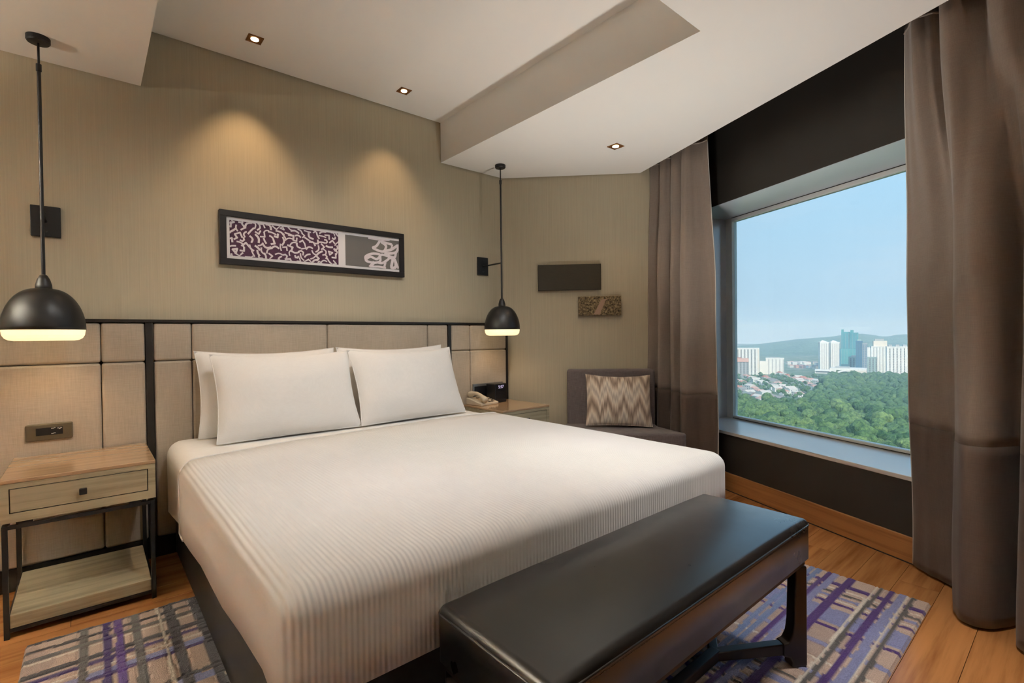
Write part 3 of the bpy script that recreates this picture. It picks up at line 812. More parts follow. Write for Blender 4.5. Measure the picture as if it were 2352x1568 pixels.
# panels on the corner wall
def corner_art():
    o = MB()
    def M(t, d, z): return cpt(t, d, z)
    o.box(0.287, 0.799, 0.004, 0.030, 1.485, 1.695, M=M)
    o = o.build('wall_panel', 'dark_art', bevel=0.002, seg=1)
    tag(o, 'blank dark olive wooden panel hung on the corner wall', 'wall art')
    t = thing('relief_panel', 'small bronze relief panel with a diagonal band below the dark panel', 'wall art', cpt(0.785, 0.0, 1.355), 0)
    b = MB(); b.box(0.613, 0.957, 0.004, 0.034, 1.277, 1.431, M=M); b.build('backing', 'relief_bronze', t, bevel=0.002, seg=1)
    rnd = random.Random(8)
    cb = MB()
    for i in range(60):
        tt = rnd.uniform(0.622, 0.715); zz = rnd.uniform(1.285, 1.42); r = rnd.uniform(0.006, 0.013)
        cb.box(tt-r, tt+r, 0.032, 0.034+rnd.uniform(0.003, 0.012), zz-r, zz+r, M=M)
    for i in range(60):
        tt = rnd.uniform(0.83, 0.948); zz = rnd.uniform(1.285, 1.42); r = rnd.uniform(0.005, 0.012)
        if (tt-0.73)*0.9 < (zz-1.29): continue
        cb.box(tt-r, tt+r, 0.032, 0.034+rnd.uniform(0.003, 0.012), zz-r, zz+r, M=M)
    q = cb.build('chips', 'relief_bronze', t); q['kind'] = 'stuff'
    d = MB(); d.extrude([cpt(0.735, 0.034, 1.283), cpt(0.785, 0.034, 1.283), cpt(0.835, 0.034, 1.40), cpt(0.895, 0.034, 1.415), cpt(0.80, 0.034, 1.405)], CN*0.006)
    MATS.get('band_stone') or plain('band_stone', lin(170, 140, 118), 0.6, var=0.05)
    d.build('diagonal_band', 'band_stone', t)
corner_art()

# ================================================================== CONTROL PLATES, PHONE, CLOCK
def plates():
    t = thing('control_panel', 'bronze bedside switch plate with a black display on the headboard', 'switch plate', (-0.149, -0.05, 0.70))
    MB().box(-0.229, -0.069, -0.062, -0.0495, 0.664, 0.741).build('plate', 'plate_bronze', t, bevel=0.006, seg=2)
    d = MB().box(-0.194, -0.103, -0.0632, -0.0615, 0.688, 0.722).build('display', 'black_plastic', t)
    mk = MB()
    def dash(x, z, w, h): mk.box(x, x+w, -0.0637, -0.0631, z, z+h)
    dash(-0.143, 0.716, 0.010, 0.003); dash(-0.133, 0.718, 0.005, 0.003); dash(-0.122, 0.715, 0.006, 0.003); dash(-0.117, 0.712, 0.006, 0.004); dash(-0.112, 0.715, 0.006, 0.004)
    dash(-0.143, 0.692, 0.008, 0.003); dash(-0.136, 0.694, 0.008, 0.003)
    mk.build('display_marks', 'panel_marks', d)
    t = thing('socket_plate', 'steel-edged black socket plate on the headboard behind the clock', 'switch plate', (2.41, -0.05, 0.70))
    MB().box(2.255, 2.555, -0.060, -0.0495, 0.650, 0.747).build('plate', 'socket_steel', t, bevel=0.004, seg=2)
    MB().box(2.268, 2.542, -0.0615, -0.0595, 0.655, 0.726).build('insert', 'black_plastic', t)
plates()

def clock():
    t = thing('clock_radio', 'black cube clock radio with a violet time display', 'clock', (2.430, -0.130, 0.6), 0.10)
    w, d, h = 0.064, 0.05, 0.146
    MB().box(-w, w, -d, d, 0.0, h).build('body', 'black_plastic', t, bevel=0.006, seg=2, offset=1)
    s = MB().box(-w+0.006, w-0.006, -d-0.001, -d+0.002, 0.10, 0.14).build('screen', 'black_plastic', t, offset=1)
    cu = bpy.data.curves.new('digits', 'FONT'); cu.body = '5:57'; cu.size = 0.034; cu.align_x = 'CENTER'; cu.align_y = 'CENTER'; cu.extrude = 0.0003
    tmp = bpy.data.objects.new('digits_text', cu); COL.objects.link(tmp); bpy.context.view_layer.update()
    me = bpy.data.meshes.new_from_object(tmp.evaluated_get(bpy.context.evaluated_depsgraph_get())); bpy.data.objects.remove(tmp); bpy.data.curves.remove(cu); me.materials.clear(); me.materials.append(MATS['screen_glow'])
    o = bpy.data.objects.new('digits', me); COL.objects.link(o); o.parent = s
    o.location = (0.0, -d-0.0016, 0.121); o.rotation_euler = (PI/2, 0, 0)
    gr = MB()
    for i in range(6): gr.box(-w+0.012, w-0.012, -d-0.0008, -d, 0.02+i*0.012, 0.026+i*0.012)
    gr.build('speaker_grille', 'dark_trim', t, offset=1)
clock()

def phone():
    t = thing('telephone', 'cream desk telephone with its handset on the cradle', 'telephone', (2.272, -0.165, 0.6), 0.12)
    w = 0.092
    side = [(-0.075, 0.0), (-0.075, 0.018), (0.085, 0.052), (0.092, 0.045), (0.092, 0.0)]
    b = MB(); b.extrude([(-w, y, z) for y, z in side], (2*w, 0, 0)); b.build('body', 'phone_plastic', t, bevel=0.006, seg=3, offset=1)
    hs = MB()
    pts = []
    for i in range(13):
        k = i/12; y = -0.088 + 0.185*k
        pts.append((-0.055, y, 0.036 + 0.021*k*1.6 + 0.030*math.sin(PI*k)))
    hs.tube(pts, [0.020, 0.023, 0.021, 0.017, 0.015, 0.0145, 0.0145, 0.0145, 0.015, 0.017, 0.021, 0.023, 0.020], 14)
    hs.build('handset', 'phone_plastic', t, smooth=True, offset=1)
    for r in range(5):
        for c in range(4):
            y = -0.058 + r*0.026; x = -0.018 + c*0.027; z = 0.018 + (y+0.075)/0.16*0.034
            MB().box(x-0.009, x+0.009, y-0.007, y+0.007, z-0.002, z+0.007).build('key', 'phone_key' if (r+c) % 3 else 'phone_plastic', t, offset=1)
phone()

# ================================================================== SLIPPER CHAIR + CUSHION
def chair():
    t = thing('slipper_chair', 'low armless taupe chair against the corner wall beside the curtain', 'chair', cpt(0.88, 0.35, 0), 0)
    def poly3(mb, pts, z0, z1): return mb.prism([(cpt(a, b, 0).x, cpt(a, b, 0).y) for a, b in pts], z0, z1)
    def frombm(name, pts, z0, z1, bevel, seg=4):
        return poly3(MB(), pts, z0, z1).build(name, 'chair_fabric', t, bevel=bevel, seg=seg)
    frombm('backrest', [(0.517, 0.035), (1.19, 0.035), (1.20, 0.15), (0.512, 0.15)], 0.16, 0.845, 0.022)
    frombm('seat', [(0.50, 0.151), (1.195, 0.151), (1.20, 0.27), (1.338, 0.53), (1.32, 0.56), (0.47, 0.56), (0.47, 0.3)], 0.16, 0.42, 0.028)
    for a, b in ((0.54, 0.07), (1.16, 0.07), (0.52, 0.52), (1.28, 0.52)):
        p = cpt(a, b, 0); MB().lathe([(0.012, 0), (0.018, 0.165)], 14, (p.x, p.y, 0)).build('leg', 'wenge', t)
chair()
def cushion():
    me, sm = pillow_mesh('throw_cushion', 0.49, 0.40, 0.15, 21, 30, 26, 0.09, low=0.5)
    me.materials.append(MATS['ikat_fabric'])
    o = bpy.data.objects.new('throw_cushion', me); COL.objects.link(o)
    X = CD.copy(); lean = 0.36
    Zd = (CN*math.cos(lean) + Vector((0, 0, 1))*math.sin(lean)).normalized()
    Yd = Zd.cross(X).normalized()
    M = Matrix((X, Yd, Zd)).transposed().to_4x4(); M.translation = cpt(0.897, 0.285, 0.622)
    if Yd.z < 0: 
        M = Matrix((-X, -Yd, Zd)).transposed().to_4x4(); M.translation = cpt(0.897, 0.285, 0.622)
    o.matrix_world = M @ Matrix.Rotation(-0.02, 4, 'Z')
    tag(o, 'beige and grey ikat zigzag cushion on the low chair', 'cushion'); add_seam(o, sm, 'ikat_fabric')
cushion()

# ================================================================== BENCH
def bench():
    x0, x1, y0, y1 = 0.600, 1.812, -2.568, -2.188
    zr = 0.013
    t = thing('bench', 'dark brown leather bench at the foot of the bed', 'bench', ((x0+x1)/2, (y0+y1)/2, zr))
    bm = rounded_box(x0, x1, y0, y1, 0.372, 0.500, 0.020, 5)
    grid_cut(bm, [x0+0.1*i for i in range(1, 12)], [y0+0.06*i for i in range(1, 6)])
    for v in bm.verts:
        if v.co.z > 0.485:
            u = (v.co.x-x0)/(x1-x0)*2-1; w = (v.co.y-y0)/(y1-y0)*2-1
            v.co.z += 0.016*(1-abs(u)**6)*(1-abs(w)**4)
    cu = bm_obj(bm, 'cushion', 'bench_leather', t)
    pp = []
    r = 0.022; zz = 0.4965
    for cx, cy, a0 in ((x1-r, y0+r, -PI/2), (x1-r, y1-r, 0), (x0+r, y1-r, PI/2), (x0+r, y0+r, PI)):
        for i in range(6):
            a = a0 + i/5*PI/2; pp.append((cx+(r+0.000)*math.cos(a), cy+(r+0.000)*math.sin(a), zz-0.014))
    pp.append(pp[0])
    MB().tube(pp, 0.0032, 8).build('piping', 'bench_leather', cu, smooth=True)
    st = MB()
    n = int((x1-x0-0.06)/0.009)
    for i in range(n):
        x = x0+0.03+i*0.009; st.box(x, x+0.006, y0-0.0008, y0+0.0006, zz-0.024, zz-0.0228)
    n = int((y1-y0-0.06)/0.009)
    for i in range(n):
        y = y0+0.03+i*0.009; st.box(x1-0.0006, x1+0.0008, y, y+0.006, zz-0.024, zz-0.0228)
    s = st.build('stitching', 'stitch_thread', cu); s['kind'] = 'stuff'
    MB().box(x0+0.012, x1-0.012, y0+0.012, y1-0.012, 0.345, 0.374).build('seat_frame', 'wenge', t, bevel=0.003, seg=1)
    ym = (y0+y1)/2
    # legs with a swept spur into the stretcher
    for sx in (1, -1):
        xe = x1-0.010 if sx > 0 else x0+0.010
        for sy in (-1, 1):
            ye = y0+0.012 if sy < 0 else y1-0.012
            junc = Vector((xe-sx*0.275, ym, 0.075)); foot = Vector((xe-sx*0.022, ye-sy*0.022, 0))
            d = (junc-foot); d.z = 0; L = d.length; d.normalize(); nrm = Vector((-d.y, d.x, 0))
            w2 = 0.021
            # outline in the (d, z) plane: outer straight edge, inner edge swelling where the spur leaves
            prof = [(-0.026, zr), (0.030, zr), (0.028, 0.030), (0.036, 0.046), (0.060, 0.053), (0.060, 0.092), (0.040, 0.100), (0.028, 0.122), (0.022, 0.16), (0.016, 0.346), (-0.026, 0.346)]
            MB().extrude([foot + d*a + nrm*(-w2) + Vector((0, 0, z)) for a, z in prof], nrm*(2*w2)).build('leg', 'wenge', t, bevel=0.005, seg=2)
            sp = [(0.055, 0.0535), (L, 0.060), (L, 0.090), (0.055, 0.0915)]
            MB().extrude([foot + d*a + nrm*(-0.016) + Vector((0, 0, z)) for a, z in sp], nrm*0.032).build('spur', 'wenge', t, bevel=0.004, seg=2)
    MB().box(x0+0.010+0.262, x1-0.010-0.262, ym-0.017, ym+0.017, 0.058, 0.092).build('stretcher', 'wenge', t, bevel=0.004, seg=2)
bench()

# ================================================================== RUG
def rug():
    x0, x1, y0, y1 = -0.198, 2.588, -2.752, -0.655
    nx, ny = 420, 316
    rnd = random.Random(17)
    beige = lin(188, 165, 150); beige2 = lin(172, 150, 138); cream = lin(214, 204, 190); purple = lin(82, 56, 116); purpled = lin(60, 42, 92)
    lilac = lin(132, 136, 176); blue = lin(112, 130, 170); char = lin(92, 88, 86); chard = lin(60, 56, 58)
    # stripes: (centre, half width, colour, height)
    def bands(lo, hi, seed, wide):
        r = random.Random(seed); p = lo + 0.03; out = []
        while p < hi:
            k = r.random()
            if k < 0.30: c, w = purple, r.uniform(0.014, 0.026)*wide
            elif k < 0.52: c, w = lilac, r.uniform(0.010, 0.026)*wide
            elif k < 0.72: c, w = char, r.uniform(0.010, 0.018)*wide
            elif k < 0.86: c, w = blue, r.uniform(0.008, 0.02)*wide
            else: c, w = cream, r.uniform(0.008, 0.02)*wide
            out.append((p, w, c)); p += w + r.uniform(0.02, 0.10)
        return out
    # bands one can follow in the photograph, plus looser ones under the bed
    bx = [(p, w, c, True) for p, w, c in ((-2.318, 0.010, blue), (-2.347, 0.011, blue), (-2.389, 0.010, purple), (-2.414, 0.013, lilac), (-2.475, 0.016, purple), (-2.570, 0.005, cream),
          (-2.586, 0.008, char), (-2.624, 0.012, purple), (-2.659, 0.014, lilac), (-2.678, 0.004, cream), (-2.696, 0.008, char))]
    bx += [(p, w, c, False) for p, w, c in ((-0.667, 0.008, chard), (-0.730, 0.010, chard), (-0.790, 0.014, char), (-0.815, 0.006, cream), (-0.900, 0.016, chard), (-0.945, 0.012, purpled), (-0.990, 0.006, cream),
           (-1.030, 0.016, lilac), (-1.056, 0.010, purpled), (-1.235, 0.012, chard), (-1.27, 0.02, lilac))]
    bx += [(p, w, c, False) for p, w, c in bands(-2.28, -1.32, 4, 0.8)]
    by = [(p, w, c, False) for p, w, c in ((2.483, 0.014, purple), (2.435, 0.006, cream), (2.400, 0.009, char), (2.361, 0.010, lilac), (2.330, 0.006, cream), (2.300, 0.009, purple), (2.193, 0.062, lilac), (2.10, 0.008, purple), (1.965, 0.014, lilac), (1.86, 0.006, cream), (1.77, 0.012, lilac))]
    by += [(p, w, c, True) for p, w, c in ((-0.036, 0.012, char), (0.028, 0.012, purpled), (0.064, 0.012, purple), (0.115, 0.014, char), (0.190, 0.005, cream), (0.225, 0.017, chard), (0.312, 0.016, chard))]
    by += [(p, w, c, False) for p, w, c in bands(0.36, 1.70, 9, 0.75)]
    vs = []; cols = []
    for j in range(ny+1):
        for i in range(nx+1):
            x = x0+(x1-x0)*i/nx; y = y0+(y1-y0)*j/ny
            wob = Vector((x*2.2, y*2.2, 0)); dx = 0.007*noise.noise(wob); dy = 0.007*noise.noise(wob+Vector((31, 7, 0)))
            dx += 0.003*noise.noise(Vector((x*22, y*22, 2))); dy += 0.003*noise.noise(Vector((x*22, y*22, 9)))
            X, Y = x+dx, y+dy
            n1 = noise.noise(Vector((x*1.3, y*1.3, 5)))
            c = beige if n1 > -0.1 else beige2
            hgt = 0.0115
            top = None; lock = False
            for lst, q in ((by, X), (bx, Y)):
                for p, w, cc, strong in lst:
                    e = abs(q-p)
                    if e < w:
                        if not lock: top = cc
                        lock = lock or strong
                        hgt = 0.0128 if e < w*0.8 else 0.0105
                    elif e < w+0.004: hgt = min(hgt, 0.0085)
            if top is not None: c = top
            mott = 1.0 + 0.10*noise.noise(Vector((x*40, y*40, 4)))
            ed = min(i, nx-i, j, ny-j)
            if ed == 0: hgt = 0.001
            vs.append((x, y, hgt)); cols.append((c[0]*mott, c[1]*mott, c[2]*mott, 1.0))
    fs = [(j*(nx+1)+i, j*(nx+1)+i+1, (j+1)*(nx+1)+i+1, (j+1)*(nx+1)+i) for j in range(ny) for i in range(nx)]
    k = len(vs); vs += [(x0, y0, 0.0002), (x1, y0, 0.0002), (x1, y1, 0.0002), (x0, y1, 0.0002)]; cols += [(0.2, 0.18, 0.17, 1)]*4
    fs.append((k+3, k+2, k+1, k))
    me = bpy.data.meshes.new('rug'); me.from_pydata(vs, [], fs); me.update()
    at = me.color_attributes.new('pile', 'FLOAT_COLOR', 'POINT')
    flat = [q for c in cols for q in c]; at.data.foreach_set('color', flat)
    o = put('rug', me, 'rug_wool'); tag(o, 'plaid wool rug in purple, lilac, charcoal and beige under the bed', 'rug')
rug()

# ================================================================== CURTAINS
def curtain(label, top, mid, bot, z_band, seed):
    t = thing('curtain', label, 'curtain', wpt(sum(p[0] for p in bot)/len(bot), 0.1, 0.0), 0, 'window curtains')
    n = 7
    T, Mi, B = spline(top, n), spline(mid, n), spline(bot, n)
    ztop, zbot = 2.50, 0.012
    def pt(k, z):
        q = (ztop-z)/(ztop-zbot)
        if q < 0.45:
            u = q/0.45; u = u*u*(3-2*u); a, b = T[k], Mi[k]
        else:
            u = (q-0.45)/0.55; u = u*u*(3-2*u); a, b = Mi[k], B[k]
        s = a[0]+(b[0]-a[0])*u; w = a[1]+(b[1]-a[1])*u
        s += 0.006*noise.noise(Vector((k*0.22+seed, z*2.1, 0))); w += 0.010*noise.noise(Vector((k*0.18+seed, z*1.7, 4)))
        return wpt(s, w, z)
    def strip(z0, z1, nz, name, mat):
        vs = [pt(k, z0+(z1-z0)*j/nz) for j in range(nz+1) for k in range(len(T))]
        c = len(T); fs = [(j*c+k, j*c+k+1, (j+1)*c+k+1, (j+1)*c+k) for j in range(nz) for k in range(c-1)]
        o = MB().add(vs, fs).build(name, mat, t, smooth=True)
        s = o.modifiers.new('thickness', 'SOLIDIFY'); s.thickness = 0.004; s.offset = 0
        return o
    strip(z_band, ztop, 44, 'cloth', 'curtain_fabric')
    strip(zbot, z_band, 18, 'hem_band', 'curtain_hem')
    e = MB().tube([pt(EDGE, zbot+(ztop-zbot)*i/40) for i in range(41)], 0.004, 6)
    e.build('lining_edge', 'lining', t, smooth=True)
    hd = MB()
    hd.tube([pt(k, 2.47) for k in range(0, len(T), 2)], 0.007, 6); hd.build('heading_tape', 'curtain_fabric', t, smooth=True)
    return t
EDGE = -1
botL = [(0.025, 0.03), (0.07, 0.10), (0.115, 0.17), (0.15, 0.12), (0.17, 0.035), (0.20, 0.02), (0.235, 0.09), (0.26, 0.18), (0.29, 0.17), (0.315, 0.07), (0.34, 0.025), (0.375, 0.03), (0.41, 0.13), (0.435, 0.18), (0.455, 0.12), (0.475, 0.02), (0.51, -0.005), (0.545, 0.03), (0.575, 0.12), (0.62, 0.175), (0.66, 0.185)]
midL = [(p[0]*0.97, 0.02+p[1]*0.9) for p in botL]
topL = [(0.03+p[0]*0.90, 0.045+p[1]*0.5) for p in botL]
EDGE = -1
curtain('taupe curtain with a brown hem band, gathered behind the low chair', topL, midL, botL, 0.688, 1)
botR = [(1.86, 0.27), (1.93, 0.235), (2.00, 0.215), (2.07, 0.20), (2.12, 0.15), (2.165, 0.04), (2.20, -0.03), (2.26, -0.06), (2.31, -0.01), (2.325, 0.11), (2.35, 0.14), (2.375, 0.06), (2.40, -0.05), (2.46, -0.08), (2.53, -0.04), (2.57, 0.10), (2.62, 0.12), (2.66, 0.0), (2.74, -0.04), (2.80, 0.08), (2.90, 0.12)]
midR = [(1.85, 0.25), (1.915, 0.225), (1.99, 0.20), (2.06, 0.19), (2.11, 0.14), (2.155, 0.05), (2.195, -0.005), (2.25, -0.03), (2.30, 0.01), (2.325, 0.11), (2.35, 0.13), (2.375, 0.06), (2.405, -0.02), (2.46, -0.04), (2.53, -0.02), (2.57, 0.10), (2.62, 0.12), (2.66, 0.02), (2.74, -0.02), (2.80, 0.08), (2.90, 0.12)]
topR = [(1.90, 0.16), (1.94, 0.12), (1.98, 0.08), (2.03, 0.10), (2.06, 0.14), (2.10, 0.06), (2.14, 0.05), (2.19, 0.11), (2.22, 0.13), (2.25, 0.07), (2.29, 0.05), (2.33, 0.09), (2.37, 0.13), (2.41, 0.06), (2.46, 0.05), (2.52, 0.12), (2.57, 0.11), (2.62, 0.05), (2.70, 0.06), (2.78, 0.12), (2.86, 0.10)]
EDGE = 0
curtain('taupe curtain with a brown hem band, hanging in deep folds by the rug corner', topR, midR, botR, 0.685, 7)

# ================================================================== OUTSIDE: THE CITY BELOW
GZ = -100.0
def far_dir(px):
    a = YAW + math.atan((px-1176)/FPX); return Vector((math.sin(a), math.cos(a), 0)), math.cos(a-YAW)
def hor(px): return 764.57 - (px-1690)*0.0116
def far_d(py, px=1900, z=GZ):                           # range of a point at height z seen at row py
    return (EYE.z - z)*FPX/(py-hor(px))/far_dir(px)[1]
def far(px, dist, z=GZ):
    d, c = far_dir(px); return Vector((EYE.x, EYE.y, 0)) + d*dist + Vector((0, 0, z))
def far_z(px, py, dist):
    return EYE.z - (py-hor(px))/FPX*dist*far_dir(px)[1]

def mat_leaf(name, dark, light):
    m, nt, b = nodes_of(name); setc(b, light, 0.8, 0, 0.2)
    oi = nt.nodes.new('ShaderNodeObjectInfo')
    v = texco(nt, 'Object')
    f = noise_n(nt, v, 0.55, 4, 0.7)
    c = ramp_n(nt, f, [(0.32, dark), (0.62, light), (0.8, sc(light, 1.35))])
    hs = nt.nodes.new('ShaderNodeHueSaturation'); mr = nt.nodes.new('ShaderNodeMapRange'); mh = nt.nodes.new('ShaderNodeMapRange')
    nt.links.new(oi.outputs['Random'], mr.inputs[0]); mr.inputs[3].default_value = 0.65; mr.inputs[4].default_value = 1.4
    nt.links.new(oi.outputs['Random'], mh.inputs[0]); mh.inputs[3].default_value = 0.53; mh.inputs[4].default_value = 0.48
    nt.links.new(mr.outputs[0], hs.inputs['Value']); nt.links.new(mh.outputs[0], hs.inputs['Hue']); nt.links.new(c, hs.inputs['Color'])
    nt.links.new(hs.outputs[0], b.inputs['Base Color'])
    bump_n(nt, b, noise_n(nt, v, 1.6, 3), 1.0, 1.2)
mat_leaf('leaf_green', lin(44, 74, 44), lin(112, 140, 74))
def mat_canopy():
    m, nt, b = nodes_of('canopy_green'); setc(b, lin(96, 124, 72), 0.85, 0, 0.2)
    v = texco(nt, 'Object')
    f = noise_n(nt, v, 0.10, 5, 0.75)
    nt.links.new(ramp_n(nt, f, [(0.32, lin(50, 78, 50)), (0.55, lin(92, 122, 70)), (0.75, lin(132, 154, 86))]), b.inputs['Base Color'])
    bump_n(nt, b, noise_n(nt, v, 0.6, 3), 1.0, 1.5)
mat_canopy()
def mat_ground():
    m, nt, b = nodes_of('city_ground'); setc(b, lin(96, 112, 80), 0.95, 0, 0.1)
    v = texco(nt, 'Object')
    f = noise_n(nt, v, 0.02, 6, 0.7)
    nt.links.new(ramp_n(nt, f, [(0.3, lin(70, 96, 66)), (0.5, lin(100, 122, 84)), (0.62, lin(150, 146, 132)), (0.8, lin(120, 130, 100))]), b.inputs['Base Color'])
mat_ground()
def mat_hill():
    m, nt, b = nodes_of('hill_forest'); setc(b, lin(84, 112, 84), 0.95, 0, 0.1)
    v = texco(nt, 'Object')
    f = noise_n(nt, v, 0.012, 7, 0.72)
    nt.links.new(ramp_n(nt, f, [(0.3, lin(58, 88, 68)), (0.55, lin(86, 116, 84)), (0.75, lin(112, 138, 96))]), b.inputs['Base Color'])
    bump_n(nt, b, noise_n(nt, v, 0.05, 4), 1.0, 10)
mat_hill()
def wallm(name, c, var=0.05): plain(name, lin(*c), 0.8, var=var, nscale=0.08)
wallm('b_white', (232, 230, 222)); wallm('b_cream', (226, 216, 198)); wallm('b_pink', (214, 168, 150)); wallm('b_grey', (168, 172, 170))
wallm('b_greygreen', (150, 172, 164)); wallm('b_darkgrey', (112, 116, 112)); wallm('b_teal', (70, 160, 160)); wallm('b_blue', (62, 110, 142))  # the dark grey here is the tone of windows and window bands
wallm('r_terra', (190, 118, 92), 0.15); wallm('r_pink', (206, 160, 142), 0.12); wallm('r_grey', (150, 142, 134), 0.12); wallm('r_pale', (218, 206, 192), 0.1)
plain('b_glass', lin(70, 108, 124), 0.15, 0.0, 0.8, var=0.15, nscale=0.2)

g = MB()
c0 = Vector((EYE.x, EYE.y, 0))
g.add([(-500, -1500, GZ), (4600, -1500, GZ), (4600, 3600, GZ), (-500, 3600, GZ)], [(0, 1, 2, 3)])
struct(g.build('ground', 'city_ground'), 'flat city ground with lawns and streets below the hotel', 'ground')

def make_hill():
    prof = [(1560, 805), (1640, 801), (1690, 799), (1720, 796), (1760, 790), (1800, 785), (1850, 780), (1880, 777), (1905, 775), (1935, 770), (1960, 768), (1985, 769), (2005, 771), (2025, 775), (2045, 774), (2060, 769), (2095, 767), (2160, 764), (2260, 772), (2400, 785)]
    def ridge(px):
        for (a, ya), (b, yb) in zip(prof[:-1], prof[1:]):
            if a <= px <= b: return ya + (yb-ya)*(px-a)/(b-a)
        return prof[0][1] if px < prof[0][0] else prof[-1][1]
    nx, ny = 130, 26; vs = []
    for j in range(ny+1):
        k = j/ny
        for i in range(nx+1):
            px = 1480 + (2480-1480)*i/nx
            dist = (2050 + 1300*k)
            zr = far_z(px, ridge(px), 2050+1300*0.62)
            if k < 0.62: h = (k/0.62)
            else: h = 1 - 0.35*(k-0.62)/0.38
            h = h*h*(3-2*h)
            p = far(px, dist/far_dir(px)[1], 0)
            n = noise.noise(Vector((p.x*0.004, p.y*0.004, 0)))*18 + noise.noise(Vector((p.x*0.02, p.y*0.02, 3)))*6 + noise.noise(Vector((p.x*0.08, p.y*0.08, 3)))*2.5
            vs.append((p.x, p.y, GZ - 2 + (zr-GZ)*h + n*h*(1.0 if k < 0.5 else 0.35)))
    fs = [(j*(nx+1)+i, j*(nx+1)+i+1, (j+1)*(nx+1)+i+1, (j+1)*(nx+1)+i) for j in range(ny) for i in range(nx)]
    o = MB().add(vs, fs).build('hill', 'hill_forest', smooth=True)
    struct(o, 'long wooded hill on the horizon behind the towers', 'hill')
make_hill()

# ---- towers. Each is laid out in its own frame: u across (as seen from the hotel), v into depth, z up
BUILT = []
def tower_root(name, label, px, dist, cat='building', turn=0.0):
    p = far(px, dist, GZ); BUILT.append(p + far_dir(px)[0]*12); d, _ = far_dir(px)
    ang = math.atan2(-d.x, d.y) + turn
    return thing(name, label, cat, p, ang)
def slab(t, nm, mat, u0, u1, v0, v1, z0, z1):
    return MB().box(u0, u1, v0, v1, z0, z1).build(nm, mat, t, offset=1)
def striped_block(t, u0, u1, v0, v1, z0, z1, nb, floors, wall, win, ratio=0.5):
    """a body with proud piers between recessed window strips and thin floor bands across them"""
    slab(t, 'body', wall, u0, u1, v0+0.9, v1, z0, z1-1)
    w = (u1-u0)/nb
    for i in range(nb):
        a = u0+w*i
        slab(t, 'pier', wall, a, a+w*(1-ratio), v0, v0+0.95, z0, z1-1)
        slab(t, 'window_strip', win, a+w*(1-ratio)+0.05, a+w-0.05, v0+0.6, v0+0.92, z0, z1-2)
    fl = MB(); h = (z1-z0)/floors
    for k in range(1, floors):
        for i in range(nb):
            a = u0+w*i; fl.box(a+w*(1-ratio), a+w, v0+0.35, v0+0.9, z0+k*h-0.35, z0+k*h+0.35)
    o = fl.build('floor_bands', wall, t, offset=1); o['kind'] = 'stuff'
    slab(t, 'parapet', wall, u0-0.4, u1+0.4, v0-0.4, v1+0.4, z1-1, z1+1.2)
def dims(px0, px1, ytop, ybase, dist):
    pm = (px0+px1)/2; k = dist*far_dir(pm)[1]/FPX
    return pm, (px1-px0)*k/far_dir(pm)[1]*1.0*far_dir(pm)[1]/1.0, far_z(pm, ytop, dist)-GZ, k
def tower(name, label, px0, px1, ytop, ybase, depth, nb, floors, wall, win, turn=0.0, ratio=0.45, dist=None):
    pm = (px0+px1)/2; dist = dist or far_d(ybase, pm)
    pm, w, h, k = dims(px0, px1, ytop, ybase, dist)
    t = tower_root(name, label, pm, dist, turn=turn)
    striped_block(t, -w/2, w/2, 0, depth, 0, h, nb, floors, wall, win, ratio)
    return t, w, h
t, w, h = tower('apartment_block', 'wide white apartment slab with dark vertical window strips beside the window frame', 1676, 1740, 800, 860, 22, 9, 20, 'b_white', 'b_darkgrey')
slab(t, 'end_wall', 'b_cream', w/2-4, w/2+0.3, -0.6, 22, 0, h-1)
t, w, h = tower('apartment_block', 'low pinkish apartment block with terracotta cornice in front of the white slab', 1674, 1716, 830, 866, 16, 6, 9, 'b_grey', 'b_darkgrey')
slab(t, 'cornice', 'b_pink', -w/2-1, w/2+1, -1.4, 17, h-1, h+7); slab(t, 'roof_box', 'r_terra', -w/2, w/2-14, -0.5, 12, h+7, h+9)
t, w, h = tower('apartment_block', 'smaller white apartment block with a stepped end, beside the wide slab', 1761, 1798, 823, 860, 18, 5, 13, 'b_white', 'b_grey', ratio=0.35)
slab(t, 'stepped_end', 'b_white', -w/2-13, -w/2, 1, 17, 0, h*0.82); slab(t, 'roof_box', 'b_grey', -w/2+10, w/2-8, 4, 12, h+1, h+3)
for x0, x1, yt, lab in ((1885, 1903, 787, 'slim white twin tower with a pointed crown, farther from the teal tower'), (1910, 1927, 787, 'slim white twin tower with a pointed crown, next to the teal tower')):
    t, w, h = tower('twin_tower', lab, x0, x1, yt, 851, 18, 4, 24, 'b_white', 'b_grey', ratio=0.4, turn=0.25)
    t['group'] = 'white twin towers'
    cr = MB(); cr.add([(-w/2, 0, h+1), (w/2, 0, h+1), (w/2, 18, h+1), (-w/2, 18, h+1), (-w*0.15, 9, h+7)], [(0, 1, 4), (1, 2, 4), (2, 3, 4), (3, 0, 4), (3, 2, 1, 0)])
    cr.build('crown', 'b_white', t, offset=1)
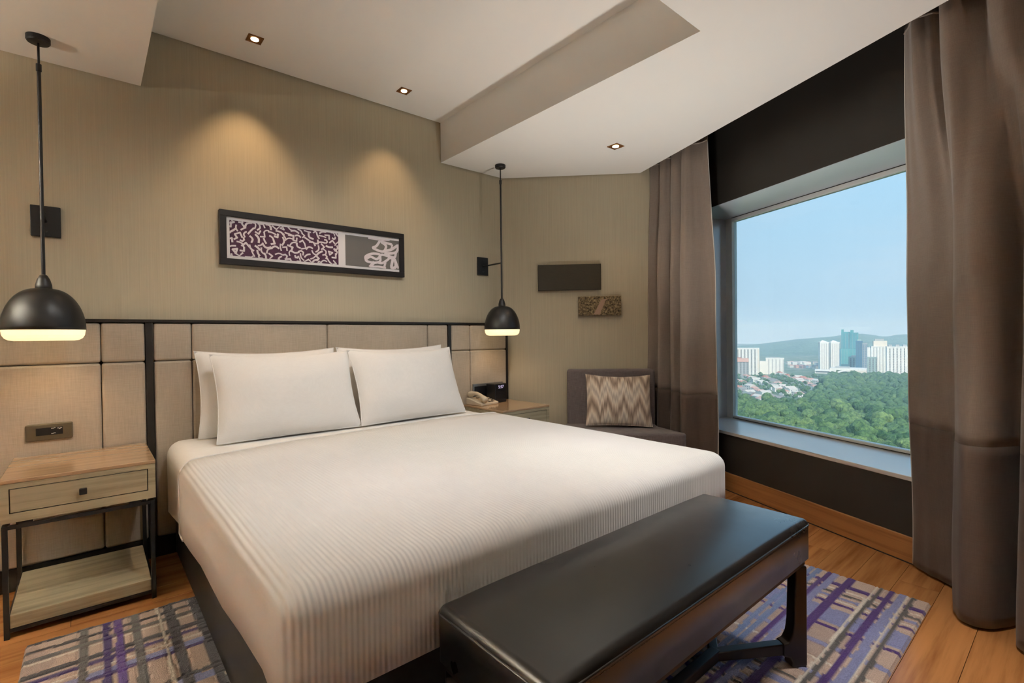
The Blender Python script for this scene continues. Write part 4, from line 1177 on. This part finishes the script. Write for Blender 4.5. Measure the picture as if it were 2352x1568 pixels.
def teal():
    dist = far_d(846, 1950)
    pm, w, h, k = dims(1935, 1965, 762, 846, dist)
    t = tower_root('glass_tower', 'tall teal glass tower with a split top, highest of the towers', pm, dist, turn=-0.15)
    slab(t, 'shaft', 'b_teal', -w/2, -1.2, 0, 26, 0, h); slab(t, 'shaft', 'b_teal', 1.2, w/2, 0, 26, 0, h-2)
    slab(t, 'core', 'b_glass', -1.3, 1.3, 2, 24, 0, h-6)
    for i in range(5):
        u = -w/2+2+i*(w-4)/4
        slab(t, 'mullion', 'b_greygreen', u-0.35, u+0.35, -0.7, 0.05, 0, h-4)
    fl = MB()
    for i in range(1, 34): fl.box(-w/2-0.2, w/2+0.2, -0.35, 0.05, i*h/34-0.25, i*h/34+0.25)
    o = fl.build('floor_bands', 'b_blue', t, offset=1); o['kind'] = 'stuff'
    slab(t, 'crown_fin', 'b_teal', -w/2, -w/2+3, 2, 20, h, h+7); slab(t, 'crown_fin', 'b_teal', 3, 8, 2, 20, h-2, h+5)
    pm, w, h, k = dims(1922, 1966, 801, 848, dist-40)
    t = tower_root('glass_block', 'blue-green glass block at the foot of the teal tower', pm, dist-40, turn=-0.1)
    slab(t, 'body', 'b_teal', -w/2+12, w/2, 1, 24, 0, h); slab(t, 'side_wing', 'b_blue', -w/2, -w/2+12, 0, 24, 0, h-1)
    for i in range(6):
        u = -w/2+14+i*(w-16)/5.5; slab(t, 'mullion', 'b_greygreen', u, u+0.6, 0.3, 1.05, 0, h-1)
    slab(t, 'entrance_glass', 'b_glass', -w/2+14, w/2-6, 0.2, 1.0, 0, h*0.25)
teal()
t, w, h = tower('office_tower', 'dark blue glass tower just behind the teal tower', 1967, 1980, 784, 850, 18, 4, 20, 'b_blue', 'b_glass', ratio=0.6, dist=1420)
slab(t, 'roof_drum', 'b_greygreen', -w/2+3, w/2-3, 4, 12, h+1, h+5)
t, w, h = tower('office_tower', 'slim grey-blue tower between the dark blue tower and the white cluster', 1982, 1991, 789, 850, 16, 3, 18, 'b_grey', 'b_blue', ratio=0.6, dist=1420)
t, w, h = tower('office_block', 'broad grey-green office block in front of the blue towers', 1954, 2008, 821, 857, 20, 9, 8, 'b_greygreen', 'b_darkgrey', ratio=0.45)
slab(t, 'roof_box', 'b_grey', -w/2+6, w/2-20, 4, 14, h+1, h+5)
t, w, h = tower('apartment_tower', 'white stepped apartment tower rising behind the grey-green office block', 2005, 2039, 796, 856, 22, 6, 20, 'b_white', 'b_grey', ratio=0.35, turn=0.12)
slab(t, 'upper_step', 'b_cream', -w/2+5, w/2-4, 4, 20, h+1, h+14); slab(t, 'roof_frame', 'b_grey', -w/2+8, w/2-10, 6, 16, h+14, h+19)
slab(t, 'lower_wing', 'b_white', -w/2-14, -w/2, 3, 20, 0, h*0.97)
t, w, h = tower('apartment_tower', 'white apartment tower of three slabs nearest the curtain', 2042, 2082, 797, 856, 20, 6, 20, 'b_white', 'b_darkgrey', ratio=0.32, turn=0.1, dist=1290)
for i in range(3): slab(t, 'roof_box', 'b_grey', -w/2+3+i*w/3, -w/2+9+i*w/3, 3, 12, h+1, h+5)
def mall():
    dist = far_d(868, 1945)
    pm, w, h, k = dims(1912, 1982, 846, 868, dist)
    t = tower_root('shopping_mall', 'low white mall with a big green arch opening below the teal tower', pm, dist, turn=-0.05)
    slab(t, 'roof_slab', 'b_white', -w/2, w/2, 0, 40, h-4, h)
    slab(t, 'wing', 'b_white', -w/2, -w/2+12, 0, 40, 0, h-4); slab(t, 'wing', 'b_cream', w/2-24, w/2, 0, 40, 0, h-4)
    arc = MB(); n = 14
    for i in range(n):
        a0, a1 = PI*i/n, PI*(i+1)/n; r0, r1 = 18, 22; cx = -4
        pts = [(cx+r0*math.cos(a0), -0.8, r0*math.sin(a0)*0.8), (cx+r1*math.cos(a0), -0.8, r1*math.sin(a0)*0.8), (cx+r1*math.cos(a1), -0.8, r1*math.sin(a1)*0.8), (cx+r0*math.cos(a1), -0.8, r0*math.sin(a1)*0.8)]
        arc.extrude(pts, (0, 3, 0))
    arc.build('arch', 'b_white', t, offset=1)
    slab(t, 'planted_wall', 'leaf_green', -w/2+12, w/2-24, 3, 30, 0, h-4)
    slab(t, 'roof_plant', 'b_grey', -w/2+10, w/2-30, 8, 26, h, h+3)
    dist = far_d(858, 1900); pm, w, h, k = dims(1876, 1930, 850, 858, dist)
    t = tower_root('podium_building', 'low white podium at the foot of the twin towers', pm, dist)
    slab(t, 'body', 'b_white', -w/2, w/2, 0, 30, 0, h); slab(t, 'window_band', 'b_darkgrey', -w/2+2, w/2-2, -0.3, 0.1, h*0.3, h*0.6); slab(t, 'canopy', 'b_grey', -w/2-2, w/2+2, -3, 1, h*0.66, h*0.74)
mall()

# ---- houses
HOUSES = []
def house_proto(wall, roof, w, d, h, rh, hip):
    t = bpy.data.objects.new('house', None); COL.objects.link(t)
    MB().box(-w/2, w/2, -d/2, d/2, 0, h).build('wall', wall, t, offset=1)
    e = 0.7; r = MB(); q = w/2*0.45 if hip else 0.0
    r.add([(-w/2-e, -d/2-e, h), (w/2+e, -d/2-e, h), (w/2+e, d/2+e, h), (-w/2-e, d/2+e, h), (-w/2-e+q, 0, h+rh), (w/2+e-q, 0, h+rh)],
          [(0, 1, 5, 4), (2, 3, 4, 5), (1, 2, 5), (3, 0, 4), (3, 2, 1, 0)])
    r.build('roof', roof, t, offset=1)
    ws = MB()
    for i in range(3):
        u = -w/2+w*(0.2+0.3*i)
        for z in (1.0, 4.0):
            if z+1.6 < h: ws.box(u-0.8, u+0.8, -d/2-0.08, -d/2+0.05, z, z+1.6)
    o = ws.build('window', 'b_darkgrey', t, offset=1); o['kind'] = 'stuff'
    return t
protos = [house_proto('b_white', 'r_terra', 11, 10, 6.5, 3.0, True), house_proto('b_white', 'r_pink', 12, 11, 6.5, 2.6, True), house_proto('b_cream', 'r_grey', 10, 12, 6.8, 2.6, False),
          house_proto('b_white', 'r_pale', 13, 10, 7.0, 2.2, False), house_proto('b_pink', 'r_terra', 11, 11, 6.5, 3.2, True)]
used = [False]*len(protos)
def place_house(px, py, label, group, rnd, turn):
    k = rnd.choice((0, 1, 1, 2, 3, 3, 3, 4))
    p = far(px, far_d(py, px), GZ)
    for q in HOUSES:
        if (p-q).length < 11.5: return
    HOUSES.append(p)
    if used[k]: t = copy_tree(protos[k])
    else: t = protos[k]; used[k] = True
    d, _ = far_dir(px); t.location = p; t.rotation_euler = (0, 0, math.atan2(-d.x, d.y) + turn + rnd.uniform(-0.12, 0.12))
    s = rnd.uniform(0.85, 1.15); t.scale = (s, s, s)
    kind = ('terracotta-roofed white house', 'pink-roofed white house', 'grey-gabled cream house', 'pale-gabled white house', 'terracotta-roofed pink house')[k]
    tag(t, kind + ' ' + label, 'house', group)
rows = [((1688, 878), (1790, 926), 13, 'in the upper terrace row beside the window frame', 'upper terrace row'),
        ((1688, 893), (1772, 938), 12, 'in the lower terrace row beside the window frame', 'lower terrace row'),
        ((1712, 868), (1800, 905), 12, 'in the row below the white apartment slab', 'row below the white slab'),
        ((1756, 872), (1836, 912), 11, 'in the row below the smaller white block', 'row below the smaller block'),
        ((1790, 862), (1885, 884), 12, 'in the middle row below the twin towers', 'middle row'),
        ((1826, 876), (1888, 902), 9, 'by the edge of the forest', 'houses by the forest edge'),
        ((1690, 944), (1726, 946), 4, 'peeping out behind the near trees', 'houses behind the near trees'),
        ((1740, 930), (1800, 948), 6, 'just above the near trees', 'houses above the near trees'),
        ((1800, 944), (1866, 925), 8, 'in the small terrace wedged against the forest', 'terrace against the forest'),
        ((1800, 951), (1862, 934), 8, 'in the small terrace wedged against the forest', 'terrace against the forest'),
        ((1984, 871), (2096, 879), 14, 'in the row between forest and apartment towers', 'row behind the forest'),
        ((1810, 836), (1884, 838), 12, 'far off at the foot of the hill', 'far houses at the foot of the hill'),
        ((1815, 843), (1880, 846), 10, 'far off at the foot of the hill', 'far houses at the foot of the hill')]
rnd = random.Random(23)
for (xa, ya), (xb, yb), n, lab, grp in rows:
    for i in range(n):
        k = (i+rnd.uniform(-0.2, 0.2))/(n-1)
        place_house(xa+(xb-xa)*k, ya+(yb-ya)*k + rnd.uniform(-1.2, 1.2), lab, grp, rnd, rnd.choice((0.5, 0.6, -0.9)))
place_house(2043, 948, 'alone among the forest trees near the curtain', 'lone forest house', rnd, 0.4)
for k, u in enumerate(used):
    if not u:
        for ch in list(protos[k].children): bpy.data.objects.remove(ch)
        bpy.data.objects.remove(protos[k])

# ---- trees
def crown_mesh(name, seed, R, lobes, sub):
    r = random.Random(seed); bm = bmesh.new()
    for i in range(lobes):
        a = r.uniform(0, 2*PI); q = 0 if i == 0 else R*r.uniform(0.35, 0.7); rr = R*(0.75 if i == 0 else r.uniform(0.38, 0.6))
        c = Vector((q*math.cos(a), q*math.sin(a), R*r.uniform(0.5, 1.15)))
        g0 = len(bm.verts)
        res = bmesh.ops.create_icosphere(bm, subdivisions=sub, radius=rr)
        for v in res['verts']:
            n = v.co.normalized()
            v.co = c + v.co*(1+0.22*noise.noise(n*2.3+Vector((seed, i, 0)))+0.10*noise.noise(n*6+Vector((seed, i, 5)))); v.co.z *= 0.92
    me = bpy.data.meshes.new(name); bm.to_mesh(me); bm.free(); me.shade_smooth(); return me
crowns = [crown_mesh('tree', s, 5.6, 7, 2) for s in range(5)]
for me in crowns: me.materials.append(MATS['leaf_green'])
trunk = MB().lathe([(0.5, -9), (0.3, 3)], 8).mesh('trunk'); trunk.materials.append(MATS['r_grey'])
def forest_ok(px, py):
    if py > 955 - 0.06*(px-1690) and px < 1880: return True
    edge = [(1925, 868), (1890, 890), (1868, 930), (1840, 962)]
    if px > 1925 and py > 876: return True
    if px <= 1925:
        for (xa, ya), (xb, yb) in zip(edge[:-1], edge[1:]):
            if ya <= py <= yb: return px > xa + (xb-xa)*(py-ya)/(yb-ya)
        return py > 962
    return False
rnd = random.Random(77); cand = []
# forest on a jittered grid in world space
for ix in range(330, 1180, 11):
    for iy in range(-60, 620, 11):
        x = ix + rnd.uniform(-4, 4); y = iy + rnd.uniform(-4, 4)
        d = Vector((x-EYE.x, y-EYE.y)); dist = d.length; az = math.atan2(d.x, d.y)
        if abs(az-YAW) > 1.2: continue
        px = 1176 + FPX*math.tan(az-YAW)
        if not (1640 < px < 2180): continue
        py = hor(px) + (EYE.z-GZ)*FPX/(dist*math.cos(az-YAW))
        if py > 1090 or py < 850: continue
        inside = forest_ok(px, py)
        p = Vector((x, y, GZ))
        if any((p-q).length < 46 for q in BUILT): continue
        if not inside:
            if rnd.random() > 0.5: continue
            if any((p-q).length < 13 for q in HOUSES): continue
        elif any((p-q).length < 13 for q in HOUSES): continue
        hh = rnd.uniform(0.95, 1.65) * (1.0 if inside else 0.55)
        cand.append((dist, p, hh, px))
cand.sort(key=lambda c: c[0])
vis = [c for c in cand if 1682 < c[3] < 2100]
near = vis[:300]; ids = set(id(c) for c in near)
for i, c in enumerate(near):
    _, p, hh, px = c
    t = bpy.data.objects.new('tree', crowns[i % 5]); COL.objects.link(t)
    t.location = (p.x, p.y, GZ + 8.5*hh + 4*noise.noise(Vector((p.x*0.01, p.y*0.01, 0)))); t.rotation_euler = (0, 0, rnd.uniform(0, 6.28)); t.scale = (hh, hh, hh*rnd.uniform(0.9, 1.2))
    zone = ('under the low house terraces', 'under the teal tower', 'under the white apartment towers')[0 if px < 1830 else 1 if px < 1960 else 2]
    band = 'front' if i < 110 else 'second' if i < 205 else 'third'
    tag(t, 'leafy green forest tree in the %s belt from the window, %s' % (band, zone), 'tree', 'forest trees, %s belt, %s' % (band, zone))
    q = bpy.data.objects.new('trunk', trunk); COL.objects.link(q); q.parent = t
small = [crown_mesh('treetmp', s+20, 5.6, 5, 1) for s in range(3)]
fv = []; ff = []
data = [([v.co.copy() for v in me.vertices], [tuple(p.vertices) for p in me.polygons]) for me in small]
for c in cand:
    if id(c) in ids: continue
    _, p, hh, px = c
    V, F = data[rnd.randrange(3)]; a = rnd.uniform(0, 6.28); ca, sa = math.cos(a), math.sin(a); k = len(fv)
    zz = GZ + 6.5*hh + 4*noise.noise(Vector((p.x*0.01, p.y*0.01, 0)))
    fv += [(p.x+hh*(v.x*ca-v.y*sa), p.y+hh*(v.x*sa+v.y*ca), zz+hh*v.z) for v in V]
    ff += [tuple(i+k for i in f) for f in F]
me = bpy.data.meshes.new('distant_forest'); me.from_pydata(fv, [], ff); me.update(); me.shade_smooth()
o = put('distant_forest', me, 'canopy_green'); tag(o, 'mass of farther green tree crowns between the houses and towers', 'forest', kind='stuff')
for me in small: bpy.data.meshes.remove(me)

# ---- haze lying over the city
def haze():
    m = bpy.data.materials.new('haze'); m.use_nodes = True; nt = m.node_tree; nt.nodes.clear(); MATS['haze'] = m
    out = nt.nodes.new('ShaderNodeOutputMaterial'); v = nt.nodes.new('ShaderNodeVolumeScatter')
    v.inputs['Color'].default_value = (0.52, 0.79, 1.0, 1); v.inputs['Density'].default_value = 0.00032; v.inputs['Anisotropy'].default_value = -0.35
    nt.links.new(v.outputs[0], out.inputs['Volume'])
    m.cycles.homogeneous_volume = True
    o = MB().box(150, 3800, -1400, 3400, GZ-1, 60).build('haze', 'haze'); o['kind'] = 'stuff'; tag(o, 'thin blue haze over the distant city', 'haze', kind='stuff')
haze()
